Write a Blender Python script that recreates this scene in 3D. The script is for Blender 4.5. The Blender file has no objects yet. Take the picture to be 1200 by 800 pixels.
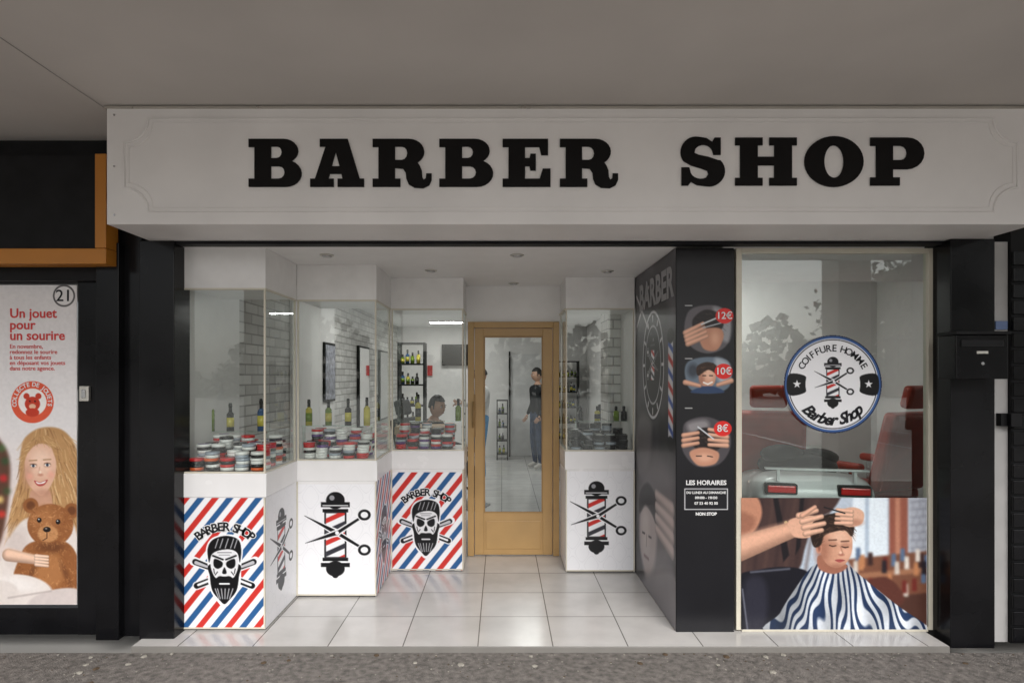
import bpy, bmesh, math, random
import numpy as np
from mathutils import Vector, Matrix
random.seed(7); np.random.seed(7)
F=710.;CX=588.;CY=441.;H=1.6
def wx(px,d): return (px-CX)/F*d
def wz(py,d): return H-(py-CY)/F*d
scene=bpy.context.scene
COL=scene.collection
def lin(c):
    c=np.asarray(c,float)/255.
    return np.where(c<=0.04045,c/12.92,((c+0.055)/1.055)**2.4)
# ---------------------------------------------------------------- materials
def newmat(name):
    m=bpy.data.materials.new(name); m.use_nodes=True
    nt=m.node_tree; b=nt.nodes['Principled BSDF']
    return m,nt,b
def mat(name,col,rough=0.5,metal=0.,var=0.08,scale=6.,bump=0.,bscale=60.,emis=0.,spec=0.5,detail=3.):
    m,nt,b=newmat(name); N=nt.nodes; L=nt.links
    b.inputs['Metallic'].default_value=metal
    b.inputs['Roughness'].default_value=rough
    b.inputs['Specular IOR Level'].default_value=spec
    tc=N.new('ShaderNodeTexCoord')
    if var>0:
        n=N.new('ShaderNodeTexNoise'); n.inputs['Scale'].default_value=scale; n.inputs['Detail'].default_value=detail
        L.new(tc.outputs['Object'],n.inputs['Vector'])
        r=N.new('ShaderNodeValToRGB'); r.color_ramp.elements[0].position=0.3; r.color_ramp.elements[1].position=0.7
        r.color_ramp.elements[0].color=[max(0,c*(1-var)) for c in col]+[1]
        r.color_ramp.elements[1].color=[min(1,c*(1+var)) for c in col]+[1]
        L.new(n.outputs['Fac'],r.inputs['Fac']); L.new(r.outputs['Color'],b.inputs['Base Color'])
        mr=N.new('ShaderNodeMapRange'); mr.inputs['To Min'].default_value=max(0.02,rough-0.08); mr.inputs['To Max'].default_value=min(1,rough+0.08)
        L.new(n.outputs['Fac'],mr.inputs['Value']); L.new(mr.outputs[0],b.inputs['Roughness'])
    else: b.inputs['Base Color'].default_value=(*col,1)
    if bump>0:
        n2=N.new('ShaderNodeTexNoise'); n2.inputs['Scale'].default_value=bscale; n2.inputs['Detail'].default_value=2
        L.new(tc.outputs['Object'],n2.inputs['Vector'])
        bp=N.new('ShaderNodeBump'); bp.inputs['Strength'].default_value=bump; bp.inputs['Distance'].default_value=0.01
        L.new(n2.outputs['Fac'],bp.inputs['Height']); L.new(bp.outputs['Normal'],b.inputs['Normal'])
    if emis>0:
        b.inputs['Emission Color'].default_value=(*col,1); b.inputs['Emission Strength'].default_value=emis
    return m
def print_mat(name,rough=0.35):
    m,nt,b=newmat(name); a=nt.nodes.new('ShaderNodeAttribute'); a.attribute_name='ink'
    nt.links.new(a.outputs['Color'],b.inputs['Base Color']); b.inputs['Roughness'].default_value=rough
    b.inputs['Specular IOR Level'].default_value=0.3
    return m
def glass_mat(name,base=0.07,tint=(0.93,0.97,0.95)):
    m=bpy.data.materials.new(name); m.use_nodes=True; nt=m.node_tree; N=nt.nodes; L=nt.links
    N.clear(); o=N.new('ShaderNodeOutputMaterial'); mx=N.new('ShaderNodeMixShader')
    t=N.new('ShaderNodeBsdfTransparent'); t.inputs[0].default_value=(*tint,1)
    g=N.new('ShaderNodeBsdfGlossy'); g.inputs['Roughness'].default_value=0.01; g.inputs[0].default_value=(0.95,1,0.98,1)
    lw=N.new('ShaderNodeLayerWeight'); lw.inputs['Blend'].default_value=0.5
    p=N.new('ShaderNodeMath'); p.operation='POWER'; p.inputs[1].default_value=4.
    ml=N.new('ShaderNodeMath'); ml.operation='MULTIPLY_ADD'; ml.inputs[1].default_value=0.75; ml.inputs[2].default_value=base
    L.new(lw.outputs['Facing'],p.inputs[0]); L.new(p.outputs[0],ml.inputs[0]); L.new(ml.outputs[0],mx.inputs[0])
    L.new(t.outputs[0],mx.inputs[1]); L.new(g.outputs[0],mx.inputs[2]); L.new(mx.outputs[0],o.inputs[0])
    return m
def tile_mat(name,c1,c2,mortar,w,h,ox,oy,ms=0.004,rough=0.3,offset=0.,bump=0.15,plane='XY',sq=1.):
    m,nt,b=newmat(name); N=nt.nodes; L=nt.links
    tc=N.new('ShaderNodeTexCoord'); vec=tc.outputs['Object']
    if plane!='XY':
        s=N.new('ShaderNodeSeparateXYZ'); c=N.new('ShaderNodeCombineXYZ'); L.new(vec,s.inputs[0])
        ad=N.new('ShaderNodeMath'); L.new(s.outputs['X'],ad.inputs[0]); L.new(s.outputs['Y'],ad.inputs[1])
        L.new(ad.outputs[0],c.inputs['X']); L.new(s.outputs['Z'],c.inputs['Y']); vec=c.outputs[0]
    mp=N.new('ShaderNodeMapping'); mp.inputs['Location'].default_value=(-ox,-oy,0); L.new(vec,mp.inputs['Vector'])
    br=N.new('ShaderNodeTexBrick'); br.offset=offset; br.squash=1.
    br.inputs['Color1'].default_value=(*c1,1); br.inputs['Color2'].default_value=(*c2,1); br.inputs['Mortar'].default_value=(*mortar,1)
    br.inputs['Scale'].default_value=1; br.inputs['Mortar Size'].default_value=ms; br.inputs['Mortar Smooth'].default_value=0.1
    br.inputs['Brick Width'].default_value=w; br.inputs['Row Height'].default_value=h
    L.new(mp.outputs[0],br.inputs['Vector'])
    n=N.new('ShaderNodeTexNoise'); n.inputs['Scale'].default_value=5; n.inputs['Detail'].default_value=4; L.new(tc.outputs['Object'],n.inputs['Vector'])
    mr=N.new('ShaderNodeMapRange'); mr.inputs['To Min'].default_value=0.80; mr.inputs['To Max'].default_value=1.15; L.new(n.outputs['Fac'],mr.inputs['Value'])
    mx=N.new('ShaderNodeMix'); mx.data_type='RGBA'; mx.blend_type='MULTIPLY'; mx.inputs['Factor'].default_value=1
    L.new(br.outputs['Color'],mx.inputs['A']); L.new(mr.outputs[0],mx.inputs['B']); L.new(mx.outputs['Result'],b.inputs['Base Color'])
    b.inputs['Roughness'].default_value=rough
    bp=N.new('ShaderNodeBump'); bp.invert=True; bp.inputs['Strength'].default_value=bump; bp.inputs['Distance'].default_value=0.01
    L.new(br.outputs['Fac'],bp.inputs['Height']); L.new(bp.outputs['Normal'],b.inputs['Normal'])
    return m
M={}
M['fascia']=mat('fascia_white',(0.80,0.775,0.76),0.45,var=0.05,scale=2.5)
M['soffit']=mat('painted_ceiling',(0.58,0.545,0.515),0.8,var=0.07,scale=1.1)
M['white']=mat('white_paint',(0.82,0.81,0.80),0.5,var=0.03)
M['whiteg']=mat('white_laminate',(0.83,0.82,0.82),0.25,var=0.02)
M['black']=mat('black_lacquer',(0.007,0.007,0.008),0.2,var=0.3,scale=3,spec=.22)
M['blackm']=mat('black_matte',(0.010,0.010,0.011),0.5,var=0.3,scale=8,spec=.18)
M['letter']=mat('letter_black',(0.008,0.007,0.007),0.5,var=0.1,spec=.12)
M['orange']=mat('orange_frame',(0.52,0.20,0.025),0.4,var=0.05)
M['gold']=mat('ochre_door_paint',(0.47,0.29,0.115),0.38,var=0.07,scale=4)
M['goldd']=mat('ochre_groove',(0.34,0.2,0.075),0.45,var=0.07,scale=4)
M['alu']=mat('aluminium',(0.62,0.60,0.55),0.3,metal=0.8,var=0.05)
M['cream']=mat('cream_frame',(0.62,0.58,0.48),0.35,var=0.05)
M['steel']=mat('steel',(0.55,0.55,0.56),0.25,metal=1,var=0.03)
M['red']=mat('red_vinyl',(0.40,0.04,0.02),0.35,var=0.15,scale=8)
M['wood']=mat('light_wood',(0.45,0.30,0.17),0.5,var=0.2,scale=9)
M['mirror']=mat('mirror',(0.9,0.9,0.9),0.03,metal=1,var=0)
M['glass']=glass_mat('window_glass',0.08)
M['glass2']=glass_mat('case_glass',0.06)
M['glassr']=glass_mat('front_glass',0.115,(0.88,0.96,0.93))
M['tile']=tile_mat('pale_floor_tile',(0.64,0.62,0.60),(0.57,0.555,0.535),(0.2,0.19,0.175),0.446,0.448,-0.142,3.595,0.004,0.2)
M['tile2']=tile_mat('interior_tile',(0.68,0.68,0.67),(0.62,0.62,0.61),(0.3,0.3,0.3),0.45,0.45,0,0,0.004,0.15)
M['brick']=tile_mat('white_stone_brick',(0.78,0.77,0.75),(0.56,0.55,0.53),(0.40,0.39,0.38),0.26,0.085,0,0,0.006,0.7,offset=0.5,bump=0.9,plane='W')
M['pave']=mat('pavement_concrete',(0.165,0.150,0.137),0.85,var=0.45,scale=26,bump=0.9,bscale=110,detail=6)
M['bounce_ground']=mat('pale_bounce_ground',(0.36,0.35,0.33),0.9,var=0.12,scale=.6)  # unseen ground, made pale to bounce daylight up under the arcade
M['conc']=mat('render_wall',(0.5,0.48,0.44),0.85,var=0.1,scale=1.5)
M['bark']=mat('bark',(0.07,0.05,0.035),0.9,var=0.3)
M['leaf']=mat('foliage',(0.05,0.075,0.03),0.6,var=0.5,scale=1.5)
M['lamp']=mat('led_panel',(1,0.98,0.95),0.5,var=0,emis=52.)
M['lampb']=mat('led_panel_small',(1,0.98,0.95),0.5,var=0,emis=34.)
M['print']=print_mat('printed_film')
M['printm']=print_mat('printed_poster',0.5)
M['txtred']=mat('ink_red',tuple(lin((214,62,58))),0.5,var=0)
M['txtwhite']=mat('ink_white',(0.8,0.8,0.8),0.5,var=0)
M['txtdark']=mat('ink_dark',(0.02,0.02,0.024),0.5,var=0,spec=.2)
M['txtgrey']=mat('ink_grey',(0.30,0.30,0.31),0.5,var=0)
M['screen']=mat('tv_screen',(0.01,0.01,0.012),0.1,var=0)
M['header']=mat('header_film',(0.80,0.79,0.78),0.4,var=0.04,scale=9)
# ---------------------------------------------------------------- helpers
def empty(name,loc=(0,0,0)):
    e=bpy.data.objects.new(name,None); e.location=loc; e.empty_display_size=0.2; COL.objects.link(e); return e
def link(o,parent=None):
    COL.objects.link(o)
    if parent: o.parent=parent
    return o
def meshobj(name,bm,parent,mats,smooth=False):
    me=bpy.data.meshes.new(name); bm.to_mesh(me); bm.free()
    for m in (mats if isinstance(mats,(list,tuple)) else [mats]): me.materials.append(m)
    if smooth:
        for p in me.polygons: p.use_smooth=True
    return link(bpy.data.objects.new(name,me),parent)
def bbox(bm,x0,x1,y0,y1,z0,z1,bev=0.,mi=0,rot=None,seg=2):
    b=bmesh.new(); bmesh.ops.create_cube(b,size=1)
    for v in b.verts: v.co=Vector(((v.co.x+.5)*(x1-x0)+x0,(v.co.y+.5)*(y1-y0)+y0,(v.co.z+.5)*(z1-z0)+z0))
    if bev>0: bmesh.ops.bevel(b,geom=b.edges[:],offset=bev,segments=seg,affect='EDGES',profile=0.5)
    if rot is not None: bmesh.ops.transform(b,matrix=rot,verts=b.verts[:])
    merge(bm,b,mi)
def merge(bm,b,mi=0,smooth=False):
    vm={}
    for v in b.verts: vm[v]=bm.verts.new(v.co)
    for f in b.faces:
        try:
            nf=bm.faces.new([vm[v] for v in f.verts]); nf.material_index=mi; nf.smooth=smooth or f.smooth
        except ValueError: pass
    b.free()
def box(name,parent,m,x0,x1,y0,y1,z0,z1,bev=0.):
    bm=bmesh.new(); bbox(bm,x0,x1,y0,y1,z0,z1,bev); return meshobj(name,bm,parent,m)
def cyl(bm,p0,p1,r0,r1=None,n=16,mi=0,smooth=True):
    r1=r0 if r1 is None else r1
    p0=Vector(p0);p1=Vector(p1);d=p1-p0
    b=bmesh.new(); bmesh.ops.create_cone(b,cap_ends=True,segments=n,radius1=r0,radius2=r1,depth=d.length)
    q=d.to_track_quat('Z','Y').to_matrix().to_4x4()
    bmesh.ops.transform(b,matrix=Matrix.Translation((p0+p1)/2)@q,verts=b.verts[:])
    for f in b.faces: f.smooth=smooth and len(f.verts)==4
    merge(bm,b,mi)
def ball(bm,c,r,mi=0,n=14,rot=None):
    b=bmesh.new(); bmesh.ops.create_uvsphere(b,u_segments=n,v_segments=max(6,n*2//3),radius=1)
    if not isinstance(r,(tuple,list)): r=(r,r,r)
    mm=Matrix.Translation(c)@(rot if rot is not None else Matrix.Identity(4))@Matrix.Diagonal((*r,1))
    bmesh.ops.transform(b,matrix=mm,verts=b.verts[:])
    for f in b.faces: f.smooth=True
    merge(bm,b,mi)
def quad(name,parent,m,pts):
    bm=bmesh.new(); bm.faces.new([bm.verts.new(p) for p in pts]); return meshobj(name,bm,parent,m)
def text(name,s,parent,m,loc,size,side=0.,roll=0.,bold=0.,shear=0.,align='CENTER',sx=1.,ext=0.0006,sp=1.):
    c=bpy.data.curves.new(name,'FONT'); c.body=s; c.size=size; c.align_x=align; c.align_y='CENTER'
    c.offset=bold; c.shear=shear; c.extrude=ext; c.resolution_u=3; c.space_character=sp; c.materials.append(m)
    o=bpy.data.objects.new(name,c)
    o.matrix_world=Matrix.Translation(loc)@Matrix.Rotation(side,4,'Z')@Matrix.Rotation(math.pi/2,4,'X')@Matrix.Rotation(roll,4,'Z')@Matrix.Diagonal((sx,1,1,1))
    COL.objects.link(o)
    if parent: o.parent=parent
    return o
def arctext(name,s,parent,m,cen,R,a0,a1,size,side=0.,bottom=False,bold=0.,shear=0.):
    """letters placed from angle a0 to a1 (deg, clockwise from 12 o'clock)"""
    ux=Vector((math.cos(side),math.sin(side),0)); n=len(s)
    W={'I':.55,'i':.5,' ':.6,'M':1.25,'m':1.3,'r':.75,'f':.7,'W':1.3}
    ws=[W.get(ch,1.) for ch in s]; tot=sum(ws); acc=0
    for i,ch in enumerate(s):
        t=(acc+ws[i]/2)/tot; acc+=ws[i]
        if ch==' ': continue
        a=math.radians(a0+(a1-a0)*t)
        p=Vector(cen)+ux*(R*math.sin(a))+Vector((0,0,R*math.cos(a)))
        text(name+'_letter',ch,parent,m,p,size,side,(-a if not bottom else math.pi-a),bold,shear)
# ---------------------------------------------------------------- print painter
def smoothpts(P,k=6):
    P=np.array(P,float); n=len(P); out=[]
    for i in range(n):
        p0,p1,p2,p3=P[i-1],P[i],P[(i+1)%n],P[(i+2)%n]
        for t in np.arange(k)/k:
            out.append(0.5*((2*p1)+(-p0+p2)*t+(2*p0-5*p1+4*p2-p3)*t*t+(-p0+3*p1-3*p2+p3)*t**3))
    return np.array(out)
class Canvas:
    def __init__(s,x0,y0,x1,y1,step,bg):
        s.b=(x0,y0,x1,y1); nx=int((x1-x0)/step)+2; ny=int((y1-y0)/step)+2
        s.X,s.Y=np.meshgrid(np.linspace(x0,x1,nx),np.linspace(y0,y1,ny)); s.C=np.zeros((ny,nx,3)); s.C[:]=bg; s.step=step
    def mix(s,a,col,sl=None):
        a=a[...,None]
        if sl is None: s.C[:]=s.C*(1-a)+np.asarray(col,float)*a
        else: s.C[sl]=s.C[sl]*(1-a)+np.asarray(col,float)*a
    def blur(s,r):
        n=max(1,int(round(r/s.step)))
        for _ in range(2):
            for ax in (0,1):
                pad=[(0,0)]*3; pad[ax]=(n,n); P=np.pad(s.C,pad,'edge'); acc=np.zeros_like(s.C); L=s.C.shape[ax]
                for k in range(2*n+1): acc+=(P[k:k+L] if ax==0 else P[:,k:k+L])
                s.C=acc/(2*n+1)
    def win(s,x0,y0,x1,y1):
        xs=s.X[0];ys=s.Y[:,0]
        i0,i1=np.searchsorted(xs,[x0,x1]);j0,j1=np.searchsorted(ys,[y0,y1])
        return (slice(max(j0-1,0),j1+1),slice(max(i0-1,0),i1+1))
    def polymask(s,P,soft=None,smooth=False):
        soft=soft or s.step
        P=smoothpts(P) if smooth else np.array(P,float)
        sl=s.win(P[:,0].min()-soft,P[:,1].min()-soft,P[:,0].max()+soft,P[:,1].max()+soft)
        X=s.X[sl];Y=s.Y[sl]
        if X.size==0: return sl,X
        d=np.full(X.shape,1e9);ins=np.zeros(X.shape,bool)
        for i in range(len(P)):
            a=P[i];b=P[i-1];e=b-a;ee=e@e
            if ee<1e-12: continue
            wxx=X-a[0];wy=Y-a[1];t=np.clip((wxx*e[0]+wy*e[1])/ee,0,1)
            d=np.minimum(d,(wxx-e[0]*t)**2+(wy-e[1]*t)**2)
            if a[1]!=b[1]:
                ins^=((a[1]>Y)!=(b[1]>Y))&(X<(b[0]-a[0])*(Y-a[1])/(b[1]-a[1])+a[0])
        d=np.sqrt(d)*np.where(ins,-1,1)
        return sl,np.clip(0.5-d/soft,0,1)
    def poly(s,P,col,soft=None,smooth=False,al=1.):
        sl,a=s.polymask(P,soft,smooth)
        if a.size: s.mix(a*al,col,sl)
    def blob(s,P,col,soft=None,al=1.): s.poly(P,col,soft,True,al)
    def ell(s,cx,cy,rx,ry,col,soft=None,rot=0.,al=1.):
        soft=soft or s.step; R=max(rx,ry)+soft
        sl=s.win(cx-R,cy-R,cx+R,cy+R); X=s.X[sl]-cx;Y=s.Y[sl]-cy
        if X.size==0: return
        c,sn=math.cos(rot),math.sin(rot); u=(X*c+Y*sn)/rx; v=(-X*sn+Y*c)/ry
        d=(np.hypot(u,v)-1)*min(rx,ry); s.mix(np.clip(0.5-d/soft,0,1)*al,col,sl)
    def ring(s,cx,cy,r,w,col,ry=None):
        ry=ry or r; sl=s.win(cx-r-w,cy-ry-w,cx+r+w,cy+ry+w); X=s.X[sl]-cx;Y=s.Y[sl]-cy
        if X.size==0: return
        d=np.abs((np.hypot(X/r,Y/ry)-1)*min(r,ry))-w/2; s.mix(np.clip(0.5-d/s.step,0,1),col,sl)
    def line(s,pts,w,col,w2=None,soft=None,al=1.):
        for (a,b) in zip(pts[:-1],pts[1:]):
            a=np.array(a,float);b=np.array(b,float);e=b-a;ee=max(e@e,1e-9);W=max(w,w2 or w)
            sl=s.win(min(a[0],b[0])-W,min(a[1],b[1])-W,max(a[0],b[0])+W,max(a[1],b[1])+W)
            X=s.X[sl]-a[0];Y=s.Y[sl]-a[1]
            if X.size==0: continue
            t=np.clip((X*e[0]+Y*e[1])/ee,0,1); ww=(w+((w2 if w2 is not None else w)-w)*t)/2
            d=np.hypot(X-e[0]*t,Y-e[1]*t)-ww; s.mix(np.clip(0.5-d/(soft or s.step),0,1)*al,col,sl)
    def limb(s,a,b,w,w2,col,sh=.72):
        """a rounded, shaded finger or forearm"""
        dk=tuple(c*sh for c in col); lt=tuple(min(255,c*1.08+6) for c in col)
        s.line([a,b],w,dk,w2,soft=1.2); s.line([(a[0],a[1]-w*.12),(b[0],b[1]-w2*.12)],w*.72,col,w2*.72,soft=w*.35); s.line([(a[0],a[1]-w*.2),(b[0],b[1]-w2*.2)],w*.25,lt,w2*.25,soft=w*.4,al=.7)
    def noise(s,amt,cell,sl=None,seed=1):
        r=np.random.RandomState(seed); tot=np.zeros(s.X.shape)
        for k in (1,0.5,0.25):
            c=cell*k; gx=int((s.b[2]-s.b[0])/c)+3; gy=int((s.b[3]-s.b[1])/c)+3
            g=r.rand(gy,gx); u=(s.X-s.b[0])/c; v=(s.Y-s.b[1])/c; i=u.astype(int);j=v.astype(int);fu=u-i;fv=v-j
            fu=fu*fu*(3-2*fu); fv=fv*fv*(3-2*fv)
            tot+=k*((g[j,i]*(1-fu)+g[j,i+1]*fu)*(1-fv)+(g[j+1,i]*(1-fu)+g[j+1,i+1]*fu)*fv-0.5)
        s.C*=(1+amt*tot)[...,None]; return tot
    def fur(s,P,cols,n,ln,w,seed=1,flow=(0,1),spread=.8,al=.6):
        """short strokes of hair or fur inside a smooth outline"""
        r=random.Random(seed); P=smoothpts(P); x0,y0=P.min(0);x1,y1=P.max(0); k=0; tries=0
        while k<n and tries<n*6:
            tries+=1; x=r.uniform(x0,x1);y=r.uniform(y0,y1); ins=False
            for i in range(len(P)):
                a=P[i];b=P[i-1]
                if (a[1]>y)!=(b[1]>y) and x<(b[0]-a[0])*(y-a[1])/(b[1]-a[1])+a[0]: ins=not ins
            if not ins: continue
            f=flow(x,y) if callable(flow) else flow
            an=math.atan2(f[1],f[0])+r.uniform(-spread,spread); l=ln*r.uniform(.5,1.2)
            s.line([(x,y),(x+math.cos(an)*l,y+math.sin(an)*l)],w,r.choice(cols),w*.4,soft=1.0,al=al*r.uniform(.5,1)); k+=1
    def emit(s,name,parent,m,fn,keep=None):
        ny,nx=s.X.shape
        co=fn(s.X.ravel(),s.Y.ravel())
        idx=np.arange(nx*ny).reshape(ny,nx)
        q=np.stack([idx[:-1,:-1],idx[1:,:-1],idx[1:,1:],idx[:-1,1:]],-1).reshape(-1,4)
        if keep is not None:
            k=keep(s.X,s.Y); kk=(k[:-1,:-1]&k[1:,:-1]&k[1:,1:]&k[:-1,1:]).ravel(); q=q[kk]
        me=bpy.data.meshes.new(name); me.vertices.add(nx*ny); me.vertices.foreach_set('co',co.astype(np.float32).ravel())
        nf=len(q); me.loops.add(nf*4); me.loops.foreach_set('vertex_index',q.astype(np.int32).ravel())
        me.polygons.add(nf); me.polygons.foreach_set('loop_start',(np.arange(nf)*4).astype(np.int32))
        me.update(calc_edges=True)
        at=me.color_attributes.new('ink','FLOAT_COLOR','POINT')
        rgb=lin(np.clip(s.C,0,250)); rgba=np.concatenate([rgb.reshape(-1,3),np.ones((nx*ny,1))],1)
        at.data.foreach_set('color',rgba.astype(np.float32).ravel())
        me.materials.append(m); return link(bpy.data.objects.new(name,me),parent)
def front(d): return lambda X,Y: np.stack([wx(X,d),np.full_like(X,d),wz(Y,d)],1)
def side(xpos,y0,ztop,rev=False):  # canvas in cm ; x along +Y
    return lambda X,Y: np.stack([np.full_like(X,xpos),y0+X/100.,ztop-Y/100.],1)
BL=(16,16,19);WH=(238,238,241);RED=(200,52,46);BLU=(42,90,142)
def stripes(c,per=34.,ox=0.):
    t=((c.X+c.Y*0.80+ox)/per)%1.0; wd=c.step/per
    def band(a,b,col):
        c.mix(np.clip((t-a)/wd+.5,0,1)*np.clip((b-t)/wd+.5,0,1),col)
    c.C[:]=WH; band(0.02,0.27,RED); band(0.52,0.77,BLU)
def damask(c,p):
    v=np.cos(c.X*2*np.pi/p)+np.cos(c.Y*2*np.pi/(p*1.4))
    a=np.clip(1-np.abs(np.abs(v)-0.35)/0.10,0,1); c.mix(a*0.45,(205,205,210))
def pole(c,cx,cy,s=1.,sx=1.):
    P=lambda x,y:(cx+x*s*sx,cy+y*s)
    e=lambda x,y,rx,ry,col:c.ell(*P(x,y),rx*s*sx,ry*s,col)
    r=lambda x0,y0,x1,y1,col:c.poly([P(x0,y0),P(x1,y0),P(x1,y1),P(x0,y1)],col)
    e(0,-40,11,10,BL); e(-4,-43,3,3,(150,150,155)); r(-17,-38,17,-32,BL); r(-15,-30,15,-26,BL); r(-15,-34.5,15,-33.5,WH)
    r(-13,-26,13,27,BL); r(-11,-25,11,26,WH)
    for i,col in enumerate([RED,(50,50,58),RED,(50,50,58),RED]):
        y=-27+i*13; sl,a=c.polymask([P(-11,y+8),P(11,y-2),P(11,y+4),P(-11,y+14)])
        if a.size:
            Yk=(c.Y[sl]>cy-25*s)&(c.Y[sl]<cy+26*s); c.mix(a*Yk,col,sl)
    r(-15,27,15,31,BL); r(-17,33,17,38,BL); e(0,40,11,9,BL); e(0,47,4,4,BL)
    for (tip,piv,hd) in (((-36,-22),(2,-2),(30,15)),((-35,10),(2,-2),(30,-20))):
        c.line([P(*tip),P(*piv)],1.5*s,WH,8.5*s); c.line([P(*piv),P(*hd)],7*s,WH,5.5*s)
        c.line([P(*tip),P(*piv)],0.6*s,BL,5*s); c.line([P(*piv),P(*hd)],4*s,BL,2.8*s)
        k=1 if hd[1]>0 else -1
        x,y=P(hd[0]+4,hd[1]+3*k); c.ell(x,y,8.5*s*sx,7.5*s,WH); c.ell(x,y,7.5*s*sx,6.5*s,BL); c.ell(x,y,4.3*s*sx,3.6*s,WH)
    e(2,-2,2.3,2.3,WH)
def skull(c,cx,cy,s=1.):
    P=lambda L:[(cx+x*s,cy+y*s) for x,y in L]
    for k in (-1,1):
        c.line(P([(-36*k,22),(6*k,6)]),11*s,WH); c.line(P([(-36*k,22),(6*k,6)]),8*s,BL); c.line(P([(-34*k,21),(-16*k,14)]),3*s,WH)
        c.line(P([(-6*k,8),(40*k,-10)]),9*s,WH,12*s); c.line(P([(-6*k,8),(38*k,-9)]),6*s,BL,8*s); c.line(P([(18*k,-1),(37*k,-8)]),2.5*s,(190,190,195),4.5*s)
    c.blob(P([(-22,-6),(-24,-26),(-16,-40),(4,-45),(20,-40),(24,-26),(22,-4),(20,24),(8,44),(0,50),(-8,44),(-20,24)]),WH)
    c.blob(P([(-19,-6),(-19,10),(-16,28),(-7,40),(0,46),(7,40),(16,28),(19,10),(19,-6)]),BL)
    c.blob(P([(-17,-22),(-18,-4),(-13,10),(-6,14),(0,15),(6,14),(13,10),(18,-4),(17,-22),(8,-28),(-8,-28)]),(225,225,228))
    for k in (-1,1): c.line(P([(9*k,4),(12*k,8)]),1.2*s,BL); c.line(P([(14*k,0),(13*k,6)]),1.2*s,BL)
    c.line(P([(-9,-21),(9,-21)]),1*s,(90,90,95)); c.line(P([(-7,-18),(7,-18)]),.9*s,(120,120,125))
    c.blob(P([(-20,-8),(-22,-26),(-15,-38),(2,-43),(18,-38),(22,-24),(20,-8),(17,-20),(8,-25),(-6,-24),(-16,-19)]),BL)
    for k in (-1,1): c.blob(P([(3*k,-9),(13*k,-13),(14*k,-4),(9*k,0),(3*k,-3)]),BL); c.line(P([(2*k,-12),(15*k,-17)]),2.4*s,BL)
    c.blob(P([(0,-2),(-3,5),(0,7),(3,5)]),BL)
    c.blob(P([(0,10),(-8,10),(-15,18),(-6,16),(0,17),(6,16),(15,18),(8,10)]),BL)
    c.line(P([(-6,19.5),(6,19.5)]),2*s,WH)
    for x in (-12,-9,-4,1,6,11): c.line(P([(x,26),(x*0.6,39)]),1.1*s,(185,185,190))
    for x in (-12,-6,1,8,13): c.line(P([(x,-27),(x+4,-39)]),1.0*s,(185,185,190))
# ================================================================ SETTING
g=bmesh.new(); bbox(g,-150,150,-160,80,-0.40,-0.155); meshobj('ground',g,None,M['bounce_ground'])
pv=bmesh.new(); bbox(pv,-30,30,-1.8,3.6,-0.154,-0.036,0.01); meshobj('pavement',pv,None,M['pave'])
ln=bmesh.new()
for i in range(-8,9): bbox(ln,i*2.5-.05,i*2.5+.05,-12.,-7.,-0.153,-0.149)
meshobj('parking_lines',ln,None,M['white'])
kb=bmesh.new(); bbox(kb,-30,30,-1.95,-1.803,-0.154,-0.03,0.012); meshobj('kerb',kb,None,M['conc'])
# grit, dry leaves and chips lying on the pavement
bm=bmesh.new(); r=random.Random(5)
for k in range(420):
    x=r.uniform(-3.4,3.6); y=3.585-abs(r.gauss(0,.22)); s_=r.uniform(.002,.007) if r.random()<.93 else r.uniform(.012,.022)
    b=bmesh.new(); bmesh.ops.create_icosphere(b,subdivisions=1,radius=s_)
    a_=r.uniform(0,3.1)
    for v in b.verts: v.co=Vector((v.co.x*r.uniform(.7,1.3),v.co.y*r.uniform(.6,1.2),v.co.z*.35))
    bmesh.ops.transform(b,matrix=Matrix.Translation((x,y,-.034))@Matrix.Rotation(a_,4,'Z'),verts=b.verts[:]); merge(bm,b,0 if r.random()<.6 else 1)
meshobj('pavement_grit',bm,None,[mat('grit_pale',(.32,.30,.26),.9),mat('dry_leaf',(.09,.06,.035),.8)])
B=empty('barber_shop_building')
AE=1.0
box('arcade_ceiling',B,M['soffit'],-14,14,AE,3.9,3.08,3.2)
bm=bmesh.new()
for x in (-2.19,4.6,-6.5,9.2): bbox(bm,x-.002,x+.002,AE+.01,3.85,3.0765,3.0795)
meshobj('ceiling_joint',bm,B,mat('joint_dark',(.36,.34,.32),.9))  # thin darker strips marking the ceiling panel joints
box('upper_storey',B,M['conc'],-14,14,AE+.02,13,3.205,9.5)
box('platform_floor',B,M['tile'],-2.2,2.66,3.595,5.44,-0.05,0.0,0.003)
box('interior_floor',B,M['tile2'],-2.3,4.0,5.442,12.3,-0.05,0.0)
box('bay_floor',B,M['tile2'],2.662,4.0,3.85,5.44,-0.05,0.0)
box('left_wall',B,M['brick'],-2.30,-2.10,3.90,12.2,0.0,2.6)
box('left_wall_plaster',B,M['white'],-2.098,-2.07,3.95,4.78,0.001,2.411)
box('left_wall_plaster',B,M['white'],-2.098,-2.07,6.0,7.5,0.001,2.598)
box('back_wall',B,M['white'],-2.3,4.0,12.2,12.3,0,2.6)
box('right_wall',B,M['white'],3.9,4.0,3.9,12.2,0,2.6)
box('interior_ceiling',B,M['white'],-2.3,4.0,5.445,12.3,2.6,2.7)
box('alcove_ceiling',B,M['white'],-2.06,1.10,3.80,5.44,2.412,2.6)
box('bay_ceiling',B,M['white'],1.46,4.0,3.85,5.44,2.45,2.6)
box('bay_back_wall',B,M['white'],1.50,3.898,6.3,6.38,0.001,2.598)
box('partition_core',B,M['white'],1.10,1.45,4.955,6.38,0.001,2.598)
box('above_door_panel',B,M['white'],-0.315,0.522,5.43,5.50,2.09,2.411)
box('side_shop_wall_top',B,M['blackm'],-14,-2.05,3.86,4.0,2.2,3.079)
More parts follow.
